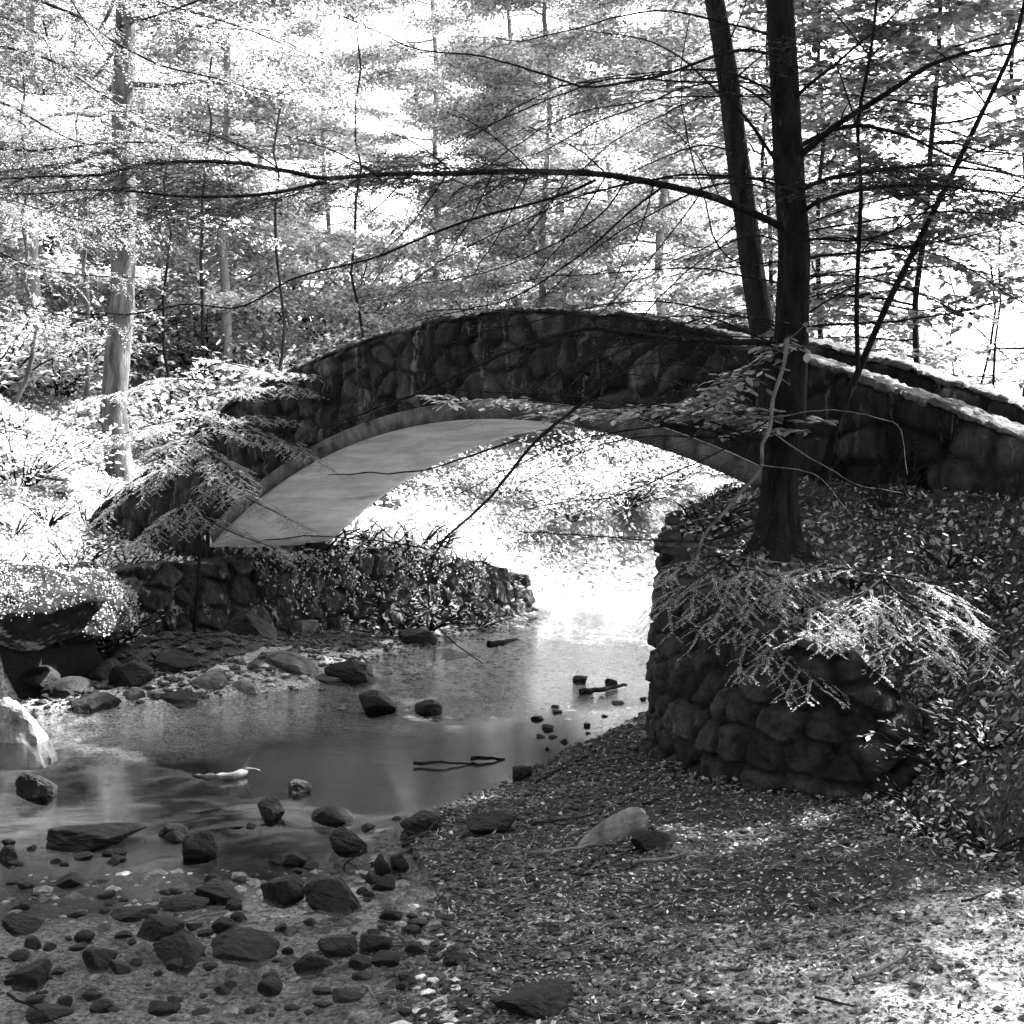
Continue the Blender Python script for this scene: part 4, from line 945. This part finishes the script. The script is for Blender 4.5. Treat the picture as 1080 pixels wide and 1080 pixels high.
# ---- young hemlock before the left half of the bridge
def hemlock_sapling(name, base, H, r, boughs, label, seed, nl=.017, nst=.008):
    gg = np.random.default_rng(seed); o = empty(name, base, label, 'tree'); lv = Leaves()
    P = wiggle(np.array(base) - [0, 0, .1], np.array(base) + [0.1, 0, H], 10, .02, gg); trunk_mesh('trunk', P, r, r * .3, M_bark, o, 8, 1.2, seed)
    for pts, y0, y1 in boughs:
        path = px_path(pts, y0, y1); tb = Tubes(); tb.add(path, (.009, .002), 5); ends = []
        twigs(tb, path, .004, gg, 2, dict(step=.11, bare=.06, prob=.85, len=.5, ratio=.42, sag=.2, rmin=.0012, vert=.06, lift=-.02), ends); tb.build('bough', M_twig, o)
        a, b = ends_segments(ends); needles(lv, a, b, gg, nl, nl * .24, nst)
    lv.build('foliage', M_tips, o, seed=seed); return o
bb = at(205, 590, 15.6); bb[2] = h1(bb[0], bb[1])
hemlock_sapling('hemlock_sapling', bb, 2.3, .025, [
 ([(207,420),(260,408),(320,410),(370,418),(420,440)], 15.5, 14.8), ([(207,450),(260,455),(310,470),(340,490)], 15.5, 14.6), ([(206,480),(170,495),(140,520),(110,545)], 15.5, 14.7),
 ([(206,500),(250,520),(300,545),(330,560)], 15.5, 14.5), ([(206,440),(150,450),(100,470),(60,480)], 15.5, 14.9), ([(206,520),(180,545),(150,570)], 15.5, 14.8), ([(208,400),(180,400),(140,410),(80,425)], 15.5, 15.5),
 ([(206,540),(240,560),(280,575),(320,585)], 15.5, 14.6), ([(207,430),(240,440),(290,440),(350,450)], 15.5, 15.2), ([(207,395),(230,380),(270,390),(330,395)], 15.5, 14.9), ([(207,470),(240,490),(260,520)], 15.5, 14.2), ([(206,460),(180,470),(160,500)], 15.5, 14.3)],
 'young hemlock with drooping sprays before the left half of the bridge', 31, .027, .0036)
bb = at(765, 598, 8.95); bb[2] = h1(bb[0], bb[1])
hemlock_sapling('hemlock_seedling', bb, .5, .012, [
 ([(765,590),(745,605),(722,618),(705,640)], 8.95, 8.75), ([(768,592),(790,615),(815,640),(838,668)], 8.9, 8.3), ([(766,600),(760,630),(770,660),(800,690)], 8.9, 8.35),
 ([(764,585),(740,585),(715,598),(700,612)], 8.95, 9.1), ([(770,606),(800,640),(830,690),(868,728)], 8.85, 8.0), ([(768,596),(800,600),(840,622),(868,655)], 8.9, 8.3)],
 'small hemlock drooping over the left rim of the curved rubble wall', 32, .017, .0019)
bb = at(930, 606, 8.6); bb[2] = h1(bb[0], bb[1])
hemlock_sapling('hemlock_seedling', bb, .3, .010, [
 ([(928,612),(900,635),(885,655),(862,668)], 8.6, 8.05), ([(932,612),(960,640),(1005,655),(1045,690)], 8.6, 8.0), ([(935,606),(985,615),(1030,650),(1062,700)], 8.6, 8.3), ([(930,612),(935,650),(960,680),(1000,702)], 8.6, 7.9), ([(926,604),(890,598),(850,600)], 8.6, 8.6)],
 'low hemlock sprays spreading over the right end of the rubble wall', 33, .017, .0019)
# hemlock boughs entering at the top left, from a tree whose trunk is out of frame
ho = empty('hemlock_tree', (-5.2, 12.6, h1(-5.2, 12.6)), 'hemlock reaching sunlit drooping boughs in from the upper left edge', 'tree')
trunk_mesh('trunk', [(-5.2, 12.6, h1(-5.2, 12.6) - .1), (-5.25, 12.6, 4), (-5.2, 12.6, 8), (-5.2, 12.6, 12)], .14, .05, M_bark, ho, 16, 1.4, 41)
lv = Leaves()
for pts, y0, y1, r, f in (([(-60,-40),(40,0),(90,20),(120,45),(170,70),(240,85),(290,105)], 12.5, 11.4, .02, .3), ([(-60,40),(10,50),(60,65),(100,95),(150,125),(175,140)], 12.5, 11.6, .015, .6), ([(-60,60),(0,85),(30,100),(70,98)], 12.5, 12, .01, .5),
    ([(-60,95),(10,110),(50,135),(80,150),(110,155)], 12.5, 11.5, .014, .7), ([(-60,110),(20,125),(60,170),(90,230)], 12.5, 11.7, .01, .5), ([(-60,255),(0,265),(30,282),(80,290),(150,293)], 12.5, 11.9, .014, .4), ([(75,0),(100,40),(130,75)], 12, 11.6, .008, .3),
    ([(-60,20),(0,15),(50,40),(60,90)], 12.5, 12.0, .01, .5), ([(-60,200),(10,210),(70,230),(150,240)], 12.5, 12.3, .01, .6), ([(-60,150),(30,160),(120,150),(220,150),(290,190)], 12.5, 11.2, .012, .9), ([(-60,-80),(60,-40),(160,0),(260,30),(330,60)], 12.5, 11.2, .014, .5), ([(-60,300),(20,320),(90,340),(140,330)], 12.5, 12.4, .008, .6)):
    path = px_path(pts, y0, y1); tb = Tubes(); tb.add(path, (r, .004), 6); ends = []
    twigs(tb, path, r * .4, g, 2, dict(step=.19, bare=.1, prob=.85, len=.9, ratio=.5, sag=.25, rmin=.002, vert=.15), ends); tb.build('limb', M_barkmid, ho)
    a, b = ends_segments(ends, 0, min(1, f + .3), g); needles(lv, a, b, g, .026, .007, .009)
lv.build('foliage', M_tips, ho, seed=5)

# ---- dead wood, sticks
def stick(name, pts, r, label, mat, cat='stick', group='sticks on the ground', step=.05, jit=.004):
    path = smooth_path(pts, step, 1); path = path + np.random.default_rng(len(label)).normal(0, jit, path.shape)
    tb = Tubes(); tb.add(path, (r, r * .45), 8, .2); o = tb.build(name, mat, origin=tuple(path[0])); return tag(o, label, cat, group)
cb = empty('dead_sapling', at(737, 578, 8.7), 'crooked pale barked dead stem in front of the large dark trunk', 'dead stem')
tb = Tubes(); tb.add(px_path([(735,590),(738,575),(745,560),(762,543),(780,520),(800,500),(805,488),(802,470),(812,455),(815,420),(828,382),(830,357)], 8.72, 8.9, .03), (.009, .013), 10, .35); tb.build('stem', M_deadwood, cb)
for pts in ([(829,357),(840,352),(852,338),(860,330)], [(812,455),(850,480),(900,510),(950,520)], [(822,398),(836,410),(832,398)], [(802,490),(860,500),(900,545)], [(762,543),(700,560),(650,600)], [(815,440),(880,430),(950,445),(955,500)], [(740,575),(790,590),(830,595),(900,606),(990,615)], [(790,590),(792,620),(785,650)]):
    tb = Tubes(); tb.add((lambda q: q + np.cumsum(g.normal(0, .004, q.shape), 0) * .7)(px_path(pts, 8.75, 8.6, .04)), (.0042, .0015), 5, .3); tb.build('twig', M_deadwood, cb)
# leafless brush against the bridge
gb = np.random.default_rng(66)
for bi, (px, Y, lb) in enumerate(((930, 9.4, 'tangle of bare thin twigs before the right end of the bridge'), (760, 9.9, 'tangle of bare twigs beside the arch springing left of the dark trunk'))):
    p = at(px, 520, Y); p[2] = h1(p[0], p[1]); o = empty('bare_brush', p, lb, 'brush'); tb = Tubes()
    for k in range(26):
        az = gb.uniform(0, 6.28); q = wiggle(p, p + np.array([math.cos(az) * gb.uniform(.2, .7), math.sin(az) * .3, gb.uniform(.15, .8)]), 9, .06, gb, .4); tb.add(q, (.004, .0015), 4); en = []
        twigs(tb, q, .002, gb, 1, dict(step=.12, bare=.2, prob=.5, len=.25, ratio=.5, sag=.2, rmin=.001), en)
    tb.build('twigs', M_barkmid, o)
def gstick(a, b, r, label, mat, bend=.03, lift=.015):
    A = land(*a); B = land(*b); P = wiggle(A, B, 9, .03, gb); P[:, 2] = np.maximum(height(P[:, 0], P[:, 1]), -.01) + lift + r * .5
    stick('fallen_stick', P, r, label, mat)
gstick((562, 904), (632, 898), .013, 'pale curved stick in front of the egg shaped boulder', M_deadwood)
gstick((665, 916), (728, 905), .012, 'pale stick lying right of the low mossy rock', M_deadwood)
gstick((560, 872), (622, 866), .009, 'grey stick leading from the dark slab to the egg shaped boulder', M_barkmid)
gstick((678, 853), (698, 845), .008, 'short dark stick behind the egg shaped boulder', M_bark)
gstick((565, 830), (620, 800), .010, 'dark stick along the far edge of the gravel', M_bark)
gstick((895, 970), (918, 957), .008, 'short pale stick in the middle of the right foreground', M_deadwood)
gstick((900, 1040), (962, 1008), .009, 'long pale stick on the sandy patch at lower right', M_deadwood)
gstick((912, 998), (920, 1013), .008, 'short upright looking pale twig above the long pale stick', M_deadwood)
gstick((1015, 955), (1045, 946), .007, 'grey twig near the right edge', M_barkmid)
gstick((1040, 905), (1082, 895), .012, 'dark branch at the right edge below the leafy slope', M_bark)
gstick((1030, 740), (1082, 745), .016, 'pale curved root on the leafy slope at the right edge', M_deadwood)
gstick((1035, 765), (1066, 775), .010, 'pale root just below the curved root at the right edge', M_deadwood)
gstick((1000, 820), (1055, 790), .008, 'thin grey stick on the lower leafy slope', M_barkmid)
gstick((980, 850), (1000, 810), .007, 'thin dark stick standing on the lower leafy slope', M_barkmid)
gstick((695, 895), (640, 905), .006, 'thin dark twig between the boulder and the low mossy rock', M_bark)
gstick((860, 1062), (900, 1068), .006, 'thin twig at the bottom right', M_barkmid)
gstick((700, 1010), (722, 998), .006, 'thin pale twig left of centre on the flat ground', M_deadwood)
gstick((740, 1012), (748, 1030), .006, 'tiny pale twig in the centre of the flat ground', M_deadwood)
stick('floating_stick', [on_z(612, 730, .02), on_z(635, 727, .03), on_z(661, 722, .03)], .03, 'dark stick lying in the bright far stream', M_bark)
stick('floating_stick', [on_z(436, 805, .02), on_z(470, 804, .03), on_z(500, 806, .0)], .012, 'left dark stick floating on the upper pool', M_bark)
stick('floating_stick', [on_z(497, 800, .02), on_z(515, 799, .03), on_z(532, 801, .0)], .016, 'right dark stick floating on the upper pool', M_bark)
stick('floating_stick', [on_z(515, 680, .03), on_z(530, 678, .04), on_z(545, 674, .03)], .04, 'dark stick on the far gravel shore', M_bark)
stick('leaning_stick', [on_z(425, 893, .02), at(447, 880, 8.1), at(467, 861, 8.3)], .012, 'stick leaning over the boulder at the gravel edge', M_barkmid)
stick('bent_twig', [at(365, 886, 7.9), at(380, 893, 7.75), at(386, 897, 7.6), at(366, 908, 7.6), at(361, 918, 7.55)], .009, 'bent dark twig hooked over the square dark rock', M_bark)
stick('leaning_stick', [on_z(188, 975, .03), at(215, 966, 6.7), on_z(240, 960, .05)], .009, 'pale stick lying over stones by the flat pointed rock', M_deadwood)
stick('thin_branch', [on_z(8, 1048, .1), on_z(40, 1065, .08), on_z(62, 1082, .05)], .006, 'thin dark branch at the bottom left corner', M_bark)
stick('pale_twig', [on_z(383, 1040, .0), at(386, 1036, 5.8), at(389, 1048, 5.75), on_z(395, 1052, .02)], .006, 'pale forked twig sticking out of the foreground water', M_deadwood)
sn = empty('driftwood', on_z(236, 818, 0), 'pale driftwood snag with a raised root lying in the pool', 'driftwood')
tb = Tubes(); tb.add(smooth_path([on_z(205, 818, -.02), on_z(222, 820, .02), on_z(245, 819, .02), on_z(258, 815, .02)], .04), (.012, .03), 9, .7); tb.build('log', M_deadwood, sn)
for pts in ([(255, 815), (262, 800), (266, 796)], [(257, 812), (268, 810), (275, 813)]):
    tb = Tubes(); tb.add(px_path(pts, 9.8, 9.8, .03), (.014, .004), 7, .3); tb.build('root', M_deadwood, sn)
# fallen log and steps on the left slope
A = land(2, 400); B = land(66, 432)
stick('fallen_log', [at(-20, 395, A[1]), at(60, 430, A[1] - .5)], .16, 'fallen mossy log on the slope at the left edge', M_barkmid, 'log', 'logs on the slope', .2, .01)
for k, (px, py, ww) in enumerate(((62, 520, 40), (56, 508, 34), (50, 498, 30))):
    p = land(px, py); V, Fc = rock_mesh(900 + k, (ww / F * p[1], .5, .16), 3); tag(mesh_np('stone_step', V + p + np.array([0, 0, .05]), Fc, M_rockl, smooth=False, origin=tuple(p)), ['lowest', 'middle', 'top'][k] + ' rough stone step of the path on the left slope', 'stone step', 'stone steps of the path')
